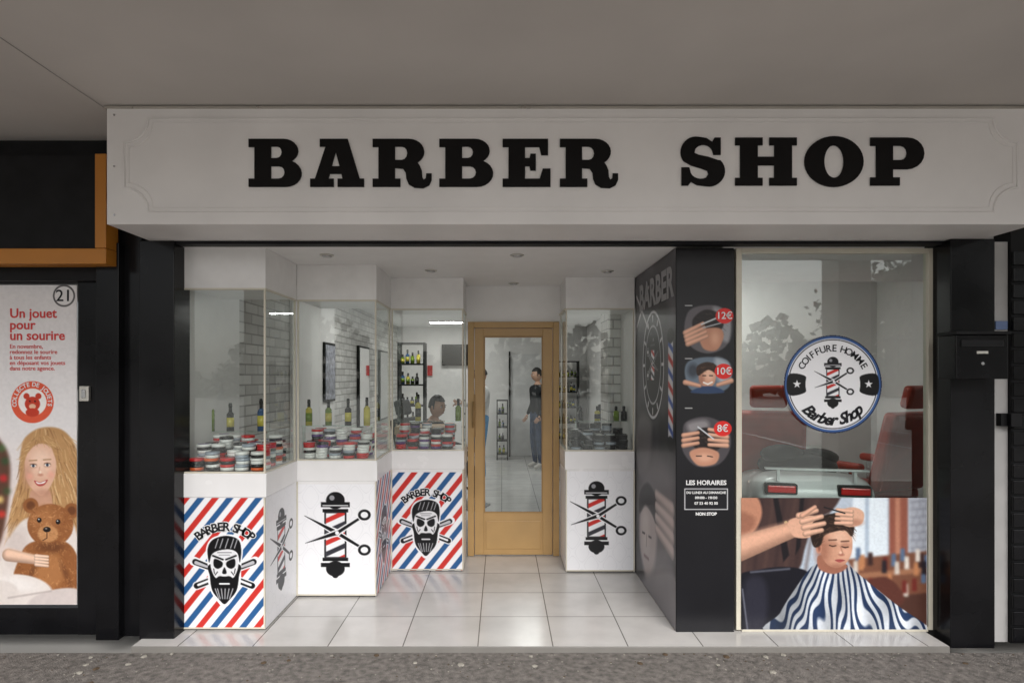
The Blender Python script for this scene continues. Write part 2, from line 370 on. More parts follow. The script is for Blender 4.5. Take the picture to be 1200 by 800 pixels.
for i,x in enumerate((-9.0,-2.5,3.65,10.2)): box('arcade_column',B,M['conc'],x-.17,x+.17,AE+.05,AE+.39,-0.036,3.079,0.01)
box('partition_wall',B,M['blackm'],1.094,1.458,3.802,4.953,0.001,2.405)
box('shutter_rail',B,M['blackm'],-2.06,2.72,3.72,3.80,2.412,2.430)
# interior lamps (lit in the photo)
for (x,y,z,mm_) in [(-1.0,7.4,2.6,'lamp'),(0.5,9.4,2.6,'lamp'),(-1.0,11.0,2.6,'lamp'),(2.0,5.55,2.6,'lampb')]:
    lp=empty('led_ceiling_light'); box('housing',lp,M['white'],x-.32,x+.32,y-.10,y+.10,z-.025,z-.001); quad('diffuser',lp,M[mm_],[(x-.3,y-.08,z-.027),(x-.3,y+.08,z-.027),(x+.3,y+.08,z-.027),(x+.3,y-.08,z-.027)])
for (px,py) in ((383,299),(505,317),(606,299),(602,332),(712,318)):
    d=.81*F/(CY-py); x=wx(px,d); bm=bmesh.new()
    cyl(bm,(x,d,2.411),(x,d,2.404),0.048,0.045,24,0); cyl(bm,(x,d,2.4035),(x,d,2.398),0.034,0.030,24,1)
    meshobj('recessed_spotlight',bm,None,[M['alu'],M['steel']])
# ---------------------------------------------------------------- shop sign
S=empty('shop_sign'); d=3.31
x0,x1=wx(125,d),wx(1214,d); z0,z1=wz(263,d),3.072
box('fascia_panel',S,M['fascia'],x0,x1,d,d+.40,z0,z1,0.004)
box('fascia_back',S,M['fascia'],x0+.01,2.9,d+.402,3.80,z0+.004,z1)
box('top_flashing',S,M['alu'],x0-.01,x1+.01,d-.008,d-.001,z1-.012,z1+.001)
def sgn(px,py): return (wx(px,d),wz(py,d))
def framecurve(name,L,T,R_,Bt,rad,bev):
    pts=[]
    def arc(cx,cy,a0,a1):
        for k in range(9):
            a=math.radians(a0+(a1-a0)*k/8); pts.append((cx+rad*math.cos(a),cy-rad*math.sin(a)))
    arc(L,T,-90,0) ; arc(R_,T,180,270); arc(R_,Bt,90,180); arc(L,Bt,0,90)
    cu=bpy.data.curves.new(name,'CURVE'); cu.dimensions='3D'; sp=cu.splines.new('POLY'); sp.points.add(len(pts)-1)
    for i,p in enumerate(pts): X,Z=sgn(*p); sp.points[i].co=(X,d-0.001,Z,1)
    sp.use_cyclic_u=True; cu.bevel_depth=bev; cu.bevel_resolution=2; cu.materials.append(M['fascia']); link(bpy.data.objects.new(name,cu),S)
framecurve('moulding_outer',146,139,1192,248,28,0.0065)
framecurve('moulding_inner',151,144,1187,243,28,0.0035)
def arcp(cx,cy,rx,ry,a0,a1,n=10): return [(cx+rx*math.cos(math.radians(a0+(a1-a0)*k/n)),cy+ry*math.sin(math.radians(a0+(a1-a0)*k/n))) for k in range(n+1)]
LT={}
LT['H']=[[(0,100),(56,100),(56,84),(46,84),(46,60),(80,60),(80,84),(70,84),(70,100),(126,100),(126,84),(116,84),(116,16),(126,16),(126,0),(70,0),(70,16),(80,16),(80,42),(46,42),(46,16),(56,16),(56,0),(0,0),(0,16),(10,16),(10,84),(0,84)]]
LT['B']=[[(0,100)]+arcp(72,75,30,25,90,-62)+arcp(76,28,33,28,66,-90)+[(0,0),(0,17),(12,17),(12,83),(0,83)],
 [(46,84)]+arcp(58,72,10,12,90,-90,6)+[(46,60)],[(46,43)]+arcp(62,30,12,13,90,-90,6)+[(46,17)]]
LT['P']=[[(0,100)]+arcp(76,67,34,33,90,-90)+[(46,34),(46,17),(60,17),(60,0),(0,0),(0,17),(12,17),(12,83),(0,83)],[(46,83)]+arcp(62,68,13,15,90,-90,6)+[(46,53)]]
LT['R']=[[(0,100)]+arcp(74,73,32,27,90,-55)+[(97,44),(101,34),(102,20),(105,15),(109,18),(110,28),(121,28),(121,14),(116,3),(104,-3),(86,-2),(74,5),(69,17),(68,29),(62,38),(46,39),(46,17),(57,17),(57,0),(0,0),(0,17),(12,17),(12,83),(0,83)],[(46,84)]+arcp(60,70,11,14,90,-90,6)+[(46,56)]]
LT['A']=[[(20,100),(78,100),(103,17),(112,17),(112,0),(57,0),(57,17),(67,17),(65,27),(41,27),(38,17),(49,17),(49,0),(0,0),(0,17),(10,17),(32,84),(20,84)],[(53,73),(61,43),(45,43)]]
LT['E']=[[(0,100),(93,100),(93,66),(79,66),(75,83),(46,83),(46,60),(55,60),(57,69),(68,69),(68,34),(57,34),(55,43),(46,43),(46,17),(76,17),(82,38),(98,38),(98,0),(0,0),(0,17),(12,17),(12,83),(0,83)]]
LT['O']=[arcp(60,50,60,53,0,351,39),arcp(60,50,20,34,0,346,26)]
LT['S']=[[(86,100),(86,64),(71,64)]+arcp(50,66,20,19,20,150,8)+[(31,68),(40,64),(60,60),(80,53)]+arcp(62,30,33,32,45,-100,12)+[(36,1),(24,8),(18,0),(4,0),(4,38),(20,38)]+arcp(44,32,22,18,-160,-60,6)+[(60,24),(58,31),(44,36),(24,42)]+arcp(34,70,32,32,215,80,12)+[(56,99),(68,91),(73,100)]]
for ch,a,b in (('B',292,354),('A',364,427),('R',437,506),('B',515,578),('E',589,645),('R',656,724),('S',796,849),('H',861,933),('O',942,1011),('P',1019,1082)):
    P=LT[ch]; mx=max(p[0] for p in P[0]); cu=bpy.data.curves.new('letter_'+ch,'CURVE'); cu.dimensions='2D'; cu.fill_mode='BOTH'; cu.extrude=0.004
    yb=219.5 if a<700 else 218; hh=56.
    for loop in P:
        sp=cu.splines.new('POLY'); sp.points.add(len(loop)-1)
        for i,(u,v) in enumerate(loop): sp.points[i].co=(wx(a+(b-a)*u/mx,d),wz(yb-hh*v/100,d),0,1)
        sp.use_cyclic_u=True
    cu.materials.append(M['letter']); o=bpy.data.objects.new('letter_'+ch,cu); o.rotation_euler=(math.pi/2,0,0); o.location=(0,d-.006,0); link(o,S)
bm=bmesh.new()
for px in (134,1203):
    for py in (135,195,252): X,Z=sgn(px,py); cyl(bm,(X,d+.001,Z),(X,d-.004,Z),0.006,0.005,10)
meshobj('screws',bm,S,M['steel'])
# ---------------------------------------------------------------- display cases
def case(xl,xr,yf,yb,exposed):
    C=empty('display_case'); zt=2.145
    box('base',C,M['whiteg'],xl,xr,yf,yb,0.012,0.84); box('plinth',C,M['blackm'],xl+.01,xr-.01,yf+.01,yb-.01,0.0005,0.012)
    box('sill_band',C,M['whiteg'],xl-(.008 if exposed=='L' else -.001),xr+(.008 if exposed=='R' else -.001),yf-.008,yb-.002,0.84,0.99,0.004)
    box('header',C,M['header'],xl,xr,yf,yb-.002,zt+.012,2.411)
    ex=xr if exposed=='R' else xl; sg=1 if exposed=='R' else -1
    quad('front_glass',C,M['glass'],[(xl+.004,yf+.006,.99),(xr-.004,yf+.006,.99),(xr-.004,yf+.006,zt),(xl+.004,yf+.006,zt)])
    quad('side_glass',C,M['glass2'],[(ex-sg*.006,yf+.01,.99),(ex-sg*.006,yb-.01,.99),(ex-sg*.006,yb-.01,zt),(ex-sg*.006,yf+.01,zt)])
    bm=bmesh.new()
    for (x,y) in ((ex-sg*.006,yf+.006),(ex-sg*.008,yb-.012),((xl+.008) if exposed=='R' else (xr-.008),yf+.006)): bbox(bm,x-.0055,x+.0055,y-.0055,y+.0055,.9905,zt)
    bbox(bm,xl+.002,xr+(.003 if exposed=='R' else -.002),yf-.004,yf+.014,zt+.0005,zt+.0115)
    bbox(bm,ex-.012,ex+.004,yf+.015,yb-.004,zt+.0005,zt+.0115)
    bbox(bm,xl+.002,xr-.002,yf-.003,yf+.014,.9905,1.0)
    bbox(bm,ex-.010,ex+.002,yf+.015,yb-.004,.9905,1.0)
    for x in (xl+.004,xr-.004): bbox(bm,x-.005,x+.005,yf-.007,yf-.0005,.013,.838)
    bbox(bm,xl,xr,yf-.0065,yf-.0006,.0125,.022)
    meshobj('metal_frame',bm,C,M['cream'])
    return C
A=case(-2.02,-1.49,3.82,4.395,'R'); Bc=case(-1.488,-.911,4.40,4.975,'R'); Cc=case(-.909,-.316,4.98,5.43,'R'); D=case(.523,1.085,4.95,5.43,'L')
c=Canvas(214,583,310,735,0.62,WH); stripes(c); skull(c,263,666,0.90); c.emit('striped_film',A,M['print'],front(3.8185))
dA=3.815
arctext('arc_halo','BARBER SHOP',A,M['txtwhite'],(wx(263,dA),dA,wz(666,dA)),0.262,-42,44,.075,bold=.0065)
arctext('arc','BARBER SHOP',A,M['txtdark'],(wx(263,dA),dA-.002,wz(666,dA)),0.262,-42,44,.075,bold=.002)
c=Canvas(0,0,57,82.5,0.4,WH); damask(c,14); pole(c,27,40,.55,1.0); c.emit('pole_film',A,M['print'],side(-1.4885,3.822,.838))
c=Canvas(348,567,440,697,0.62,WH); damask(c,26); pole(c,393,626,1.); c.emit('pole_film',Bc,M['print'],front(4.3985))
c=Canvas(0,0,57,82.5,0.4,WH); stripes(c,18.,4.); skull(c,28,45,.5); c.emit('striped_film',Bc,M['print'],side(-.9095,4.402,.838))
c=Canvas(458,553,542,668,0.6,WH); stripes(c,30,6); skull(c,499,617,.74); c.emit('striped_film',Cc,M['print'],front(4.9785))
dC=4.975
arctext('arc_halo','BARBER SHOP',Cc,M['txtwhite'],(wx(499,dC),dC,wz(617,dC)),0.282,-42,44,.08,bold=.0065)
arctext('arc','BARBER SHOP',Cc,M['txtdark'],(wx(499,dC),dC-.002,wz(617,dC)),0.282,-42,44,.08,bold=.002)
c=Canvas(664,552,742,668,0.6,WH); damask(c,22); pole(c,699,606,.85); c.emit('pole_film',D,M['print'],front(4.9485))
c=Canvas(0,0,47,82.5,0.6,WH); damask(c,14); c.emit('side_film',D,M['print'],side(.5215,4.952,.838))
# merchandise
JC=[mat('jar_black',(0.012,0.012,0.014),.25,var=.1),mat('jar_red',tuple(lin((196,36,40))),.3,var=.1),mat('jar_white',(.76,.76,.74),.3,var=.05),
    mat('jar_grey',(.32,.36,.42),.3,var=.05),mat('jar_purple',tuple(lin((88,50,120))),.3,var=.05),mat('jar_orange',tuple(lin((214,95,45))),.3,var=.05)]
def jar(bm,x,y,z,r,h,body,lid):
    cyl(bm,(x,y,z),(x,y,z+h*.52),r*.94,r*.94,18,body); cyl(bm,(x,y,z+h*.54),(x,y,z+h),r,r*.97,18,lid); cyl(bm,(x,y,z+h),(x,y,z+h+.001),r*.8,r*.8,18,(lid+2)%6 if random.random()<.4 else lid)
def jars(parent,xl,xr,rows,pal,maxn,r=.045,h=.038):
    bm=bmesh.new()
    for ri,y in enumerate(rows):
        x=xl+r+random.uniform(0,.01)
        while x<xr-r:
            n=random.randint(max(1,maxn[ri]-1),maxn[ri]); z=1.001
            for k in range(n):
                bd=random.choice(pal); ld=random.choice(pal)
                jar(bm,x+random.uniform(-.005,.005),y+random.uniform(-.004,.004),z,r,h,bd,ld); z+=h+.0015
            x+=2*r+random.uniform(.002,.012)
    return meshobj('hair_product_jars',bm,parent,JC)
def riser(parent,x0,x1,y0,y1,z):
    bm=bmesh.new(); bbox(bm,x0,x1,y0,y1,z-.006,z); 
    for x in (x0+.01,x1-.01): bbox(bm,x-.004,x+.004,y0+.01,y1-.01,.991,z-.0065)
    meshobj('glass_riser',bm,parent,M['glass2'])
BT=[mat('bottle_green',tuple(lin((110,135,40))),.15,var=.1),mat('bottle_black',(.012,.012,.012),.2,var=.1),mat('bottle_yellow',tuple(lin((196,184,80))),.15,var=.1),mat('bottle_blue',tuple(lin((60,90,130))),.15,var=.1)]
def bottle(bm,x,y,z,h,mi):
    w=.026
    cyl(bm,(x,y,z),(x,y,z+h*.60),w,w,14,mi); cyl(bm,(x,y,z+h*.15),(x,y,z+h*.48),w+.0005,w+.0005,14,random.choice([1,2,0]) if mi!=1 else random.choice([2,1]))
    cyl(bm,(x,y,z+h*.60),(x,y,z+h*.70),w,.011,14,mi); cyl(bm,(x,y,z+h*.70),(x,y,z+h*.86),.012,.012,10,1); cyl(bm,(x,y,z+h*.86),(x,y,z+h),.014,.011,10,1)
    cyl(bm,(x,y,z+h*.95),(x,y-.03,z+h*.93),.004,.003,6,1)
pal=[0,2,2,1,3,2,5,0,1]
jars(A,-2.0,-1.51,[3.89,3.985,4.08,4.175,4.265],pal,[3,4,5,5,5]); jars(Bc,-1.47,-.93,[4.47,4.565,4.66,4.75],[0,2,4,2,1,3,1],[3,3,5,5])
jars(Cc,-.89,-.34,[5.05,5.145,5.24],[0,1,0,2,3,4,1],[3,4,5]); jars(D,.56,1.05,[5.01,5.11,5.21],[0,0,0,0,3],[4,4,5])
for par,xs,y in ((A,[(247,0),(270,1),(306,3)],4.345),(Bc,[(362,2),(385,0),(408,1),(430,2)],4.84),(Cc,[(470,1),(490,2),(537,0)],5.33),(D,[(680,1),(700,2),(722,0),(731,1)],5.33)):
    z=1.21; bm=bmesh.new(); X=[wx(p,y) for p,_ in xs]
    riser(par,min(X)-.05,max(X)+.045,y-.04,y+.04,z)
    for (p,mi),x in zip(xs,X): bottle(bm,x,y,z+.0005,random.uniform(.19,.24) if par!=D else .13,mi)
    meshobj('product_bottles',bm,par,BT)
# ---------------------------------------------------------------- door
Dr=empty('shop_door'); y=5.44
bm=bmesh.new(); X0,X1=wx(548.5,y),wx(655,y); ZT=2.088
bbox(bm,X0,X0+.055,5.40,5.48,.001,ZT,.004); bbox(bm,X1-.055,X1,5.40,5.48,.001,ZT,.004); bbox(bm,X0+.056,X1-.056,5.40,5.48,ZT-.055,ZT,.004)
meshobj('frame',bm,Dr,M['gold'])
bm=bmesh.new(); a,b=X0+.060,X1-.060; gx0,gx1=wx(567,y),wx(636,y); gz0,gz1=wz(600,y),wz(394,y); zt=ZT-.06
bbox(bm,a,gx0,5.42,5.46,.008,zt,.003); bbox(bm,gx1,b,5.42,5.46,.008,zt,.003); bbox(bm,gx0+.0005,gx1-.0005,5.42,5.46,gz1,zt,.003); bbox(bm,gx0+.0005,gx1-.0005,5.42,5.46,.008,gz0,.003)
bbox(bm,gx0+.02,gx1-.02,5.412,5.4195,.06,gz0-.07,.004)
meshobj('leaf',bm,Dr,M['gold'])
bm=bmesh.new()
for (p,q,r,s) in ((gx0,gx0+.012,gz0,gz1),(gx1-.012,gx1,gz0,gz1)): bbox(bm,p,q,5.414,5.4195,r,s)
bbox(bm,gx0+.0125,gx1-.0125,5.414,5.4195,gz1-.012,gz1); bbox(bm,gx0+.0125,gx1-.0125,5.414,5.4195,gz0,gz0+.012)
meshobj('glazing_bead',bm,Dr,M['goldd'])
quad('glass',Dr,M['glass2'],[(gx0,5.44,gz0),(gx1,5.44,gz0),(gx1,5.44,gz1),(gx0,5.44,gz1)])
bm=bmesh.new(); hx=wx(555,5.4); cyl(bm,(hx,5.365,wz(500,5.4)),(hx,5.365,wz(470,5.4)),.009); cyl(bm,(hx,5.42,wz(496,5.4)),(hx,5.365,wz(496,5.4)),.007); cyl(bm,(hx,5.42,wz(474,5.4)),(hx,5.365,wz(474,5.4)),.007)
bbox(bm,hx-.016,hx+.016,5.413,5.4195,wz(512,5.4),wz(462,5.4),.002); meshobj('handle',bm,Dr,M['goldd'])
# ---------------------------------------------------------------- right front window
W=empty('shop_window'); y=3.82
wl,wr=wx(861.5,y),wx(1093,y)
bm=bmesh.new(); bbox(bm,wl,wl+.035,3.80,3.85,.012,2.404,.002); bbox(bm,wr-.04,wr,3.80,3.85,.012,2.404,.002)
bbox(bm,wl+.036,wr-.041,3.80,3.85,2.375,2.404,.002); bbox(bm,wl+.036,wr-.041,3.80,3.85,.001,.03,.002)
meshobj('frame',bm,W,M['cream'])
quad('glass',W,M['glassr'],[(wl+.03,3.825,.03),(wr-.03,3.825,.03),(wr-.03,3.825,2.38),(wl+.03,3.825,2.38)])
# ---- boy haircut poster
c=Canvas(868.5,583,1086,737,0.6,(186,198,212))
c.poly([(1000,575),(1040,575),(1040,655),(996,655)],(228,238,246)); c.poly([(1014,575),(1018,575),(1018,655),(1014,655)],(170,186,204))
c.poly([(1042,575),(1064,575),(1064,700),(1042,700)],(146,86,70)); c.poly([(1049,575),(1055,575),(1055,700),(1049,700)],(186,128,104))
c.poly([(1066,575),(1092,575),(1092,740),(1066,740)],(172,176,186))
for k in range(14):
    c.line([(1067,588+k*9),(1090,586+k*9)],1.4,(132,134,146))
    for j in range(3): c.line([(1070+j*8+(k%2)*4,588+k*9),(1070+j*8+(k%2)*4,597+k*9)],1.2,(140,142,152))
c.poly([(992,655),(1088,645),(1088,745),(1050,745)],(120,78,60)); c.poly([(1000,672),(1088,664),(1088,670),(1000,678)],(160,112,84)); c.poly([(1030,700),(1088,694),(1088,745),(1050,745)],(78,50,42))
r_=random.Random(3)
for k in range(26): x=r_.uniform(1000,1086); yv=r_.uniform(650,668)+(26 if k%3==0 else 0); c.poly([(x-2.5,yv-9),(x+2.5,yv-9),(x+3,yv+6),(x-3,yv+6)],r_.choice([(60,40,38),(225,215,205),(110,44,38),(210,200,190),(40,34,40),(190,130,90),(90,110,140)]))
c.blob([(1012,684),(1040,676),(1060,700),(1046,712),(1020,704)],(92,52,44))
c.blur(1.4)
c.blob([(890,575),(950,570),(985,575),(975,598),(955,610),(944,640),(934,668),(900,672),(862,690),(860,575)],(70,52,50),3)
for k in range(7): c.line([(880+k*13,585),(872+k*12,668)],3,(48,36,38) if k%2 else (88,66,60),soft=5,al=.6)
c.blob([(862,578),(885,580),(893,600),(884,622),(862,632)],(190,134,108),3); c.blob([(862,600),(884,606),(880,622),(862,632)],(140,92,74),6,.7)
c.poly([(905,578),(911,578),(925,650),(918,658)],(30,26,30),2); c.poly([(938,578),(943,578),(938,640),(932,650)],(30,26,30),2); c.ell(921,612,2,2,(190,170,120))
c.limb((862,644),(938,617),30,17,(216,166,140)); c.blob([(924,610),(946,604),(958,606),(962,618),(950,629),(930,628)],(222,172,146),1.5)
c.blob([(862,680),(890,667),(925,664),(948,672),(942,700),(928,745),(862,745)],(24,24,32),2)
c.blob([(872,684),(892,676),(900,700),(894,741),(876,741)],(46,46,58),8,.8); c.line([(870,690),(876,737)],1.6,(110,112,124),soft=2); c.line([(880,670),(925,666)],2.0,(96,98,110),soft=2.5)
cape=[(950,665),(962,660),(978,665),(992,661),(1006,672),(1028,690),(1056,712),(1084,731),(1086,741),(905,741),(914,718),(930,692)]
sl,a=c.polymask(cape,1.2,True); X=c.X[sl];Y=c.Y[sl]
fold=np.sin(X/8.5+Y/21.)+.6*np.sin(X/4.1-Y/13.)
ang=np.arctan2(X-985,Y-606)+0.035*fold*np.clip((Y-665)/50,0,1)
tt=(ang*12.)%1.; st=np.clip((0.23-np.abs(tt-.5))/0.10+.5,0,1)[...,None]
base=np.array((226,232,240.))*(1-st)+np.array((40,60,96.))*st
base*=(0.90+.09*fold)[...,None]; base*=(1-.25*np.clip((965-X)/50,0,1))[...,None]; c.C[sl]=c.C[sl]*(1-a[...,None])+base*a[...,None]
c.blob([(960,650),(985,658),(993,664),(978,672),(960,666)],(160,106,86),1.5)
face=[(957,630),(962,618),(985,612),(996,622),(999,636),(997,650),(990,661),(979,665),(966,657)]
c.blob(face,(206,154,128),1.2)
c.ell(985,628,12,9,(236,192,166),12,al=.8); c.ell(990,647,7,7,(232,180,154),8,al=.7); c.ell(964,645,8,16,(156,104,84),9,al=.75); c.ell(980,664,12,4,(150,98,80),6,al=.6)
c.ell(959.5,642,3.4,6,(196,138,114),1.5); c.ell(960,642,1.6,3.4,(140,88,72),1.5)
hair=[(951,634),(950,618),(959,606),(980,601),(996,606),(1001,618),(998,628),(990,621),(976,623),(966,627),(962,638),(955,641)]
c.blob(hair,(44,32,28),1.5)
c.fur(hair,[(84,62,50),(24,18,16),(60,44,36),(110,84,68)],150,7,.9,2,lambda x,y:(1,(x-975)*.05-.15),.4,.7)
for (x,yv) in ((976,638.5),(990.5,640)): c.ell(x,yv-1,5,3.4,(172,120,98),3,al=.6); c.line([(x-4,yv),(x,yv+1.2),(x+3.6,yv+.4)],1.3,(52,34,30)); c.line([(x-4.5,yv-6),(x+4,yv-6.4)],1.5,(92,62,50),soft=1.5)
c.line([(985,640),(987.5,648)],1.2,(176,122,100),soft=1.5); c.ell(986,649.5,3.2,1.6,(172,112,94),1.5); c.ell(985,647,1.5,1.5,(240,200,176),1.5); c.blob([(978.5,656),(984,654.6),(990,656),(984,658.6)],(176,88,84),.9); c.line([(979,656.3),(990,656.3)],.6,(120,54,52))
for (p,q) in (((936,604),(957,598)),((940,611),(963,605)),((942,618),(966,613)),((944,625),(963,621))): c.limb(p,q,7,5,(226,178,152)); 
c.limb((940,604),(955,594),6,4.6,(220,170,144))
c.blob([(986,598),(1000,594),(1012,600),(1010,613),(996,617),(986,612)],(222,174,148),1.5); c.ell(1002,612,9,4,(170,118,96),4,al=.6)
for k in range(4): c.limb((998,599+k*4.6),(981-k*.6,597+k*5.2),5,3.8,(228,180,154))
c.line([(966,594),(990,601)],1.6,(26,26,30)); c.noise(.05,2.2)
PH=empty('haircut_poster'); c.emit('print',PH,M['print'],front(3.796)); box('backing',PH,M['white'],wx(868.5,3.80),wx(1086,3.80),3.7975,3.7985,wz(737,3.8),wz(583,3.8))
# ---- logo
LG=empty('barber_logo_sticker'); cx,cy=976,450; c=Canvas(cx-58,cy-58,cx+58,cy+58,.55,WH)
c.ell(cx,cy,58,58,(62,96,152)); c.ring(cx,cy,56.8,1.6,(28,40,70)); c.ell(cx,cy,53.5,53.5,WH); c.ring(cx,cy,52,1.1,BL)
for k in (-1,1):
    c.blob([(cx+k*52,cy-11),(cx+k*33,cy-10),(cx+k*31,cy),(cx+k*33,cy+10),(cx+k*52,cy+12)],BL)
    pts=[(cx+k*42+5*math.sin(math.pi*j/5)*(1 if j%2==0 else .4),cy-5*math.cos(math.pi*j/5)*(1 if j%2==0 else .4)) for j in range(10)]; c.poly(pts,WH)
c.ell(cx,cy,32,33,WH); pole(c,cx,cy-2,.60)
c.emit('disc',LG,M['print'],front(3.806),keep=lambda X,Y:(X-cx)**2+(Y-cy)**2<57.6**2)
cw=(wx(cx,3.806),3.804,wz(cy,3.806))
arctext('top_text','COIFFURE HOMME',LG,M['txtdark'],cw,.224,-64,64,.060,bold=.0006)
arctext('bottom_text','Barber Shop',LG,M['txtdark'],cw,.226,230,132,.098,bottom=True,bold=.0032,shear=.35)
# ---- price panel
PP=empty('price_list_panel')
c=Canvas(792.5,293,860.5,741,0.6,(24,24,28)); c.noise(.12,30)
SK=(210,156,128);HR=(32,26,26)
o1=[(806,366),(822,358),(845,360),(856,380),(852,404),(832,414),(812,408),(802,390)]
c.blob(o1,(96,92,96),2); c.blob([(836,360),(856,372),(854,400),(842,392)],(150,150,154),5)
h1=[(812,374),(826,363),(842,367),(848,380),(840,390),(826,392),(814,388)]
c.blob(h1,HR,2); c.fur(h1,[(90,74,64),(14,12,12),(60,48,42)],60,6,.8,5,(1,.3),.5,.7)
c.blob([(820,388),(842,384),(848,394),(840,410),(824,408)],(190,136,110),2); c.ell(838,396,5,8,(222,172,144),6,al=.7)
for k in range(4): c.limb((803+k,390+k*4.4),(824+k*1.5,379+k*5),6,4,(216,164,138))
c.line([(822,380),(846,370)],1.8,(200,204,208)); c.line([(824,384),(846,378)],1.4,(170,174,178))
c.blob([(806,424),(830,418),(854,424),(856,450),(840,460),(812,458),(803,442)],(104,118,132),2); c.blob([(838,420),(854,426),(854,446),(842,446)],(170,178,186),6); c.ell(812,434,6,8,(60,66,76),5)
c.ell(829,441,10,13,(206,152,126),1.2); c.ell(831,438,6,8,(238,192,166),6,al=.8); c.ell(822,446,3,7,(160,108,88),4,al=.7)
h2=[(818,440),(817,429),(829,424),(840,429),(840,438),(830,433)]; c.blob(h2,(54,36,28),1.2); c.fur(h2,[(100,70,54),(24,16,14)],40,4,.7,6,(1,0),.5,.7)
c.line([(823.5,440),(827,440)],1.2,HR); c.line([(831.5,440),(835,440)],1.2,HR); c.line([(824.5,448),(829.5,450),(834.5,447.6)],1.8,(244,236,230)); c.blob([(810,460),(822,453),(838,453),(848,460)],(46,66,100),1.5)
c.limb((803,448),(820,452),6,4,(212,160,134)); c.limb((857,446),(841,451),6,4,(212,160,134))
c.blob([(804,494),(828,488),(852,500),(856,524),(842,544),(816,546),(800,528),(800,508)],(78,74,78),2); c.blob([(806,496),(826,492),(830,500),(810,506)],(140,136,138),6)
h3=[(810,512),(824,501),(842,506),(847,520),(834,530),(816,526)]; c.blob(h3,HR,2); c.fur(h3,[(96,78,68),(14,12,12),(60,48,42)],60,6,.8,8,(1,.2),.6,.7)
c.blob([(808,530),(824,524),(842,530),(838,543),(818,545)],(196,142,116),2); c.ell(826,536,9,5,(226,176,150),5,al=.7); c.line([(816,534),(822,534)],1.2,HR); c.line([(829,534),(835,535)],1.2,HR)
for k in range(4): c.limb((852,507+k*5),(831,503+k*6),5.4,4,(218,168,142))
for k in range(3): c.limb((801,510+k*6),(818,507+k*6),5.4,4,(210,158,132))
c.line([(818,500),(836,514)],1.6,(205,209,214))
for (x,yv) in ((849,370),(848,435),(847,502)): c.ell(x,yv,10.5,9,(222,44,40))
for k,(x,yv) in enumerate(((803,358),(803,478),(803,420))): c.line([(x,yv),(x+8,yv)],1,(200,200,200))
c.poly([(802,572),(853,572),(853,597),(802,597)],(215,215,218)); c.poly([(803,573),(852,573),(852,596),(803,596)],(28,28,32))
c.emit('print',PP,M['print'],front(3.7995)); dp=3.796
for s_,x,yv,z in (('12€',849,370,.062),('10€',848,435,.062),('8€',847,502,.062)): text('price',s_,PP,M['txtwhite'],(wx(x,dp),dp,wz(yv,dp)),z,bold=.0006)
text('hours_title','LES HORAIRES',PP,M['txtwhite'],(wx(827.5,dp),dp,wz(565.5,dp)),.040,bold=.0012)
text('hours','DU LUNDI AU DIMANCHE',PP,M['txtwhite'],(wx(827.5,dp),dp,wz(577,dp)),.021,bold=.0006)
text('hours','09H00 - 19H30',PP,M['txtwhite'],(wx(827.5,dp),dp,wz(583,dp)),.022,bold=.0006)
text('phone','07 53 40 92 00',PP,M['txtwhite'],(wx(827.5,dp),dp,wz(589.5,dp)),.024,bold=.0006)
text('non_stop','NON STOP',PP,M['txtwhite'],(wx(827.5,dp),dp,wz(602,dp)),.026,bold=.0012)
# ---- side mural (X=1.092, facing -X), cm canvas 115 x 240
MU=empty('barber_wall_mural')
c=Canvas(0,0,114.8,240,0.7,(58,57,61)); c.noise(.8,30,seed=4)
c.blob([(4,150),(40,136),(80,146),(104,176),(90,214),(46,226),(10,200)],(118,112,114),20,.8)
c.blob([(46,176),(70,168),(96,184),(98,214),(76,232),(52,214)],(178,166,164),8); c.ell(80,196,12,16,(206,196,190),12,al=.7); c.blob([(44,186),(46,168),(72,160),(98,172),(100,188),(80,178),(60,180)],(24,22,24),3)
c.line([(62,198),(70,199)],1.6,(50,44,46)); c.line([(82,200),(90,201)],1.6,(50,44,46)); c.line([(76,200),(77,208)],1.5,(120,110,108),soft=2); c.line([(70,216),(84,217)],2,(110,84,84),soft=2)
for k in range(4): c.limb((8,166+k*9),(48,164+k*8),10,7,(190,174,170))
c.blob([(60,116),(92,108),(112,126),(104,158),(74,150)],(110,106,108),10)
c.blob([(0,206),(40,214),(90,236),(114,243),(0,243)],(150,146,150),8,.8)
c.ell(58,72,32,40,(20,20,23),2); c.ring(58,72,30,1.8,(210,210,214),38); c.ring(58,72,22,1.2,(195,195,200),28); pole(c,58,72,.42)
for k in range(12): a_=k*math.pi/6; c.line([(58+25*math.cos(a_),72+32*math.sin(a_)),(58+28*math.cos(a_),72+35*math.sin(a_))],2.4,(215,215,218))
c.poly([(6,56),(17,56),(17,122),(6,122)],(225,225,228),1.2)
for k in range(7): c.poly([(6,62+k*9),(17,56+k*9),(17,60+k*9),(6,66+k*9)],(196,48,46) if k%2 else (50,84,170),1)
c.ell(11.5,54,8,5,(24,24,28),1); c.ell(11.5,124,8,5,(24,24,28),1)
for (a1_,b1_) in (((70,14),(108,40)),((72,44),(110,16))): c.line([a1_,b1_],2.4,(200,198,200),soft=1.5)
c.emit('print',MU,M['print'],side(1.0915,3.803,2.404)); 
text('mural_text','BARBER',MU,M['txtgrey'],(1.089,4.32,2.20),.27,side=-math.pi/2,bold=.010)
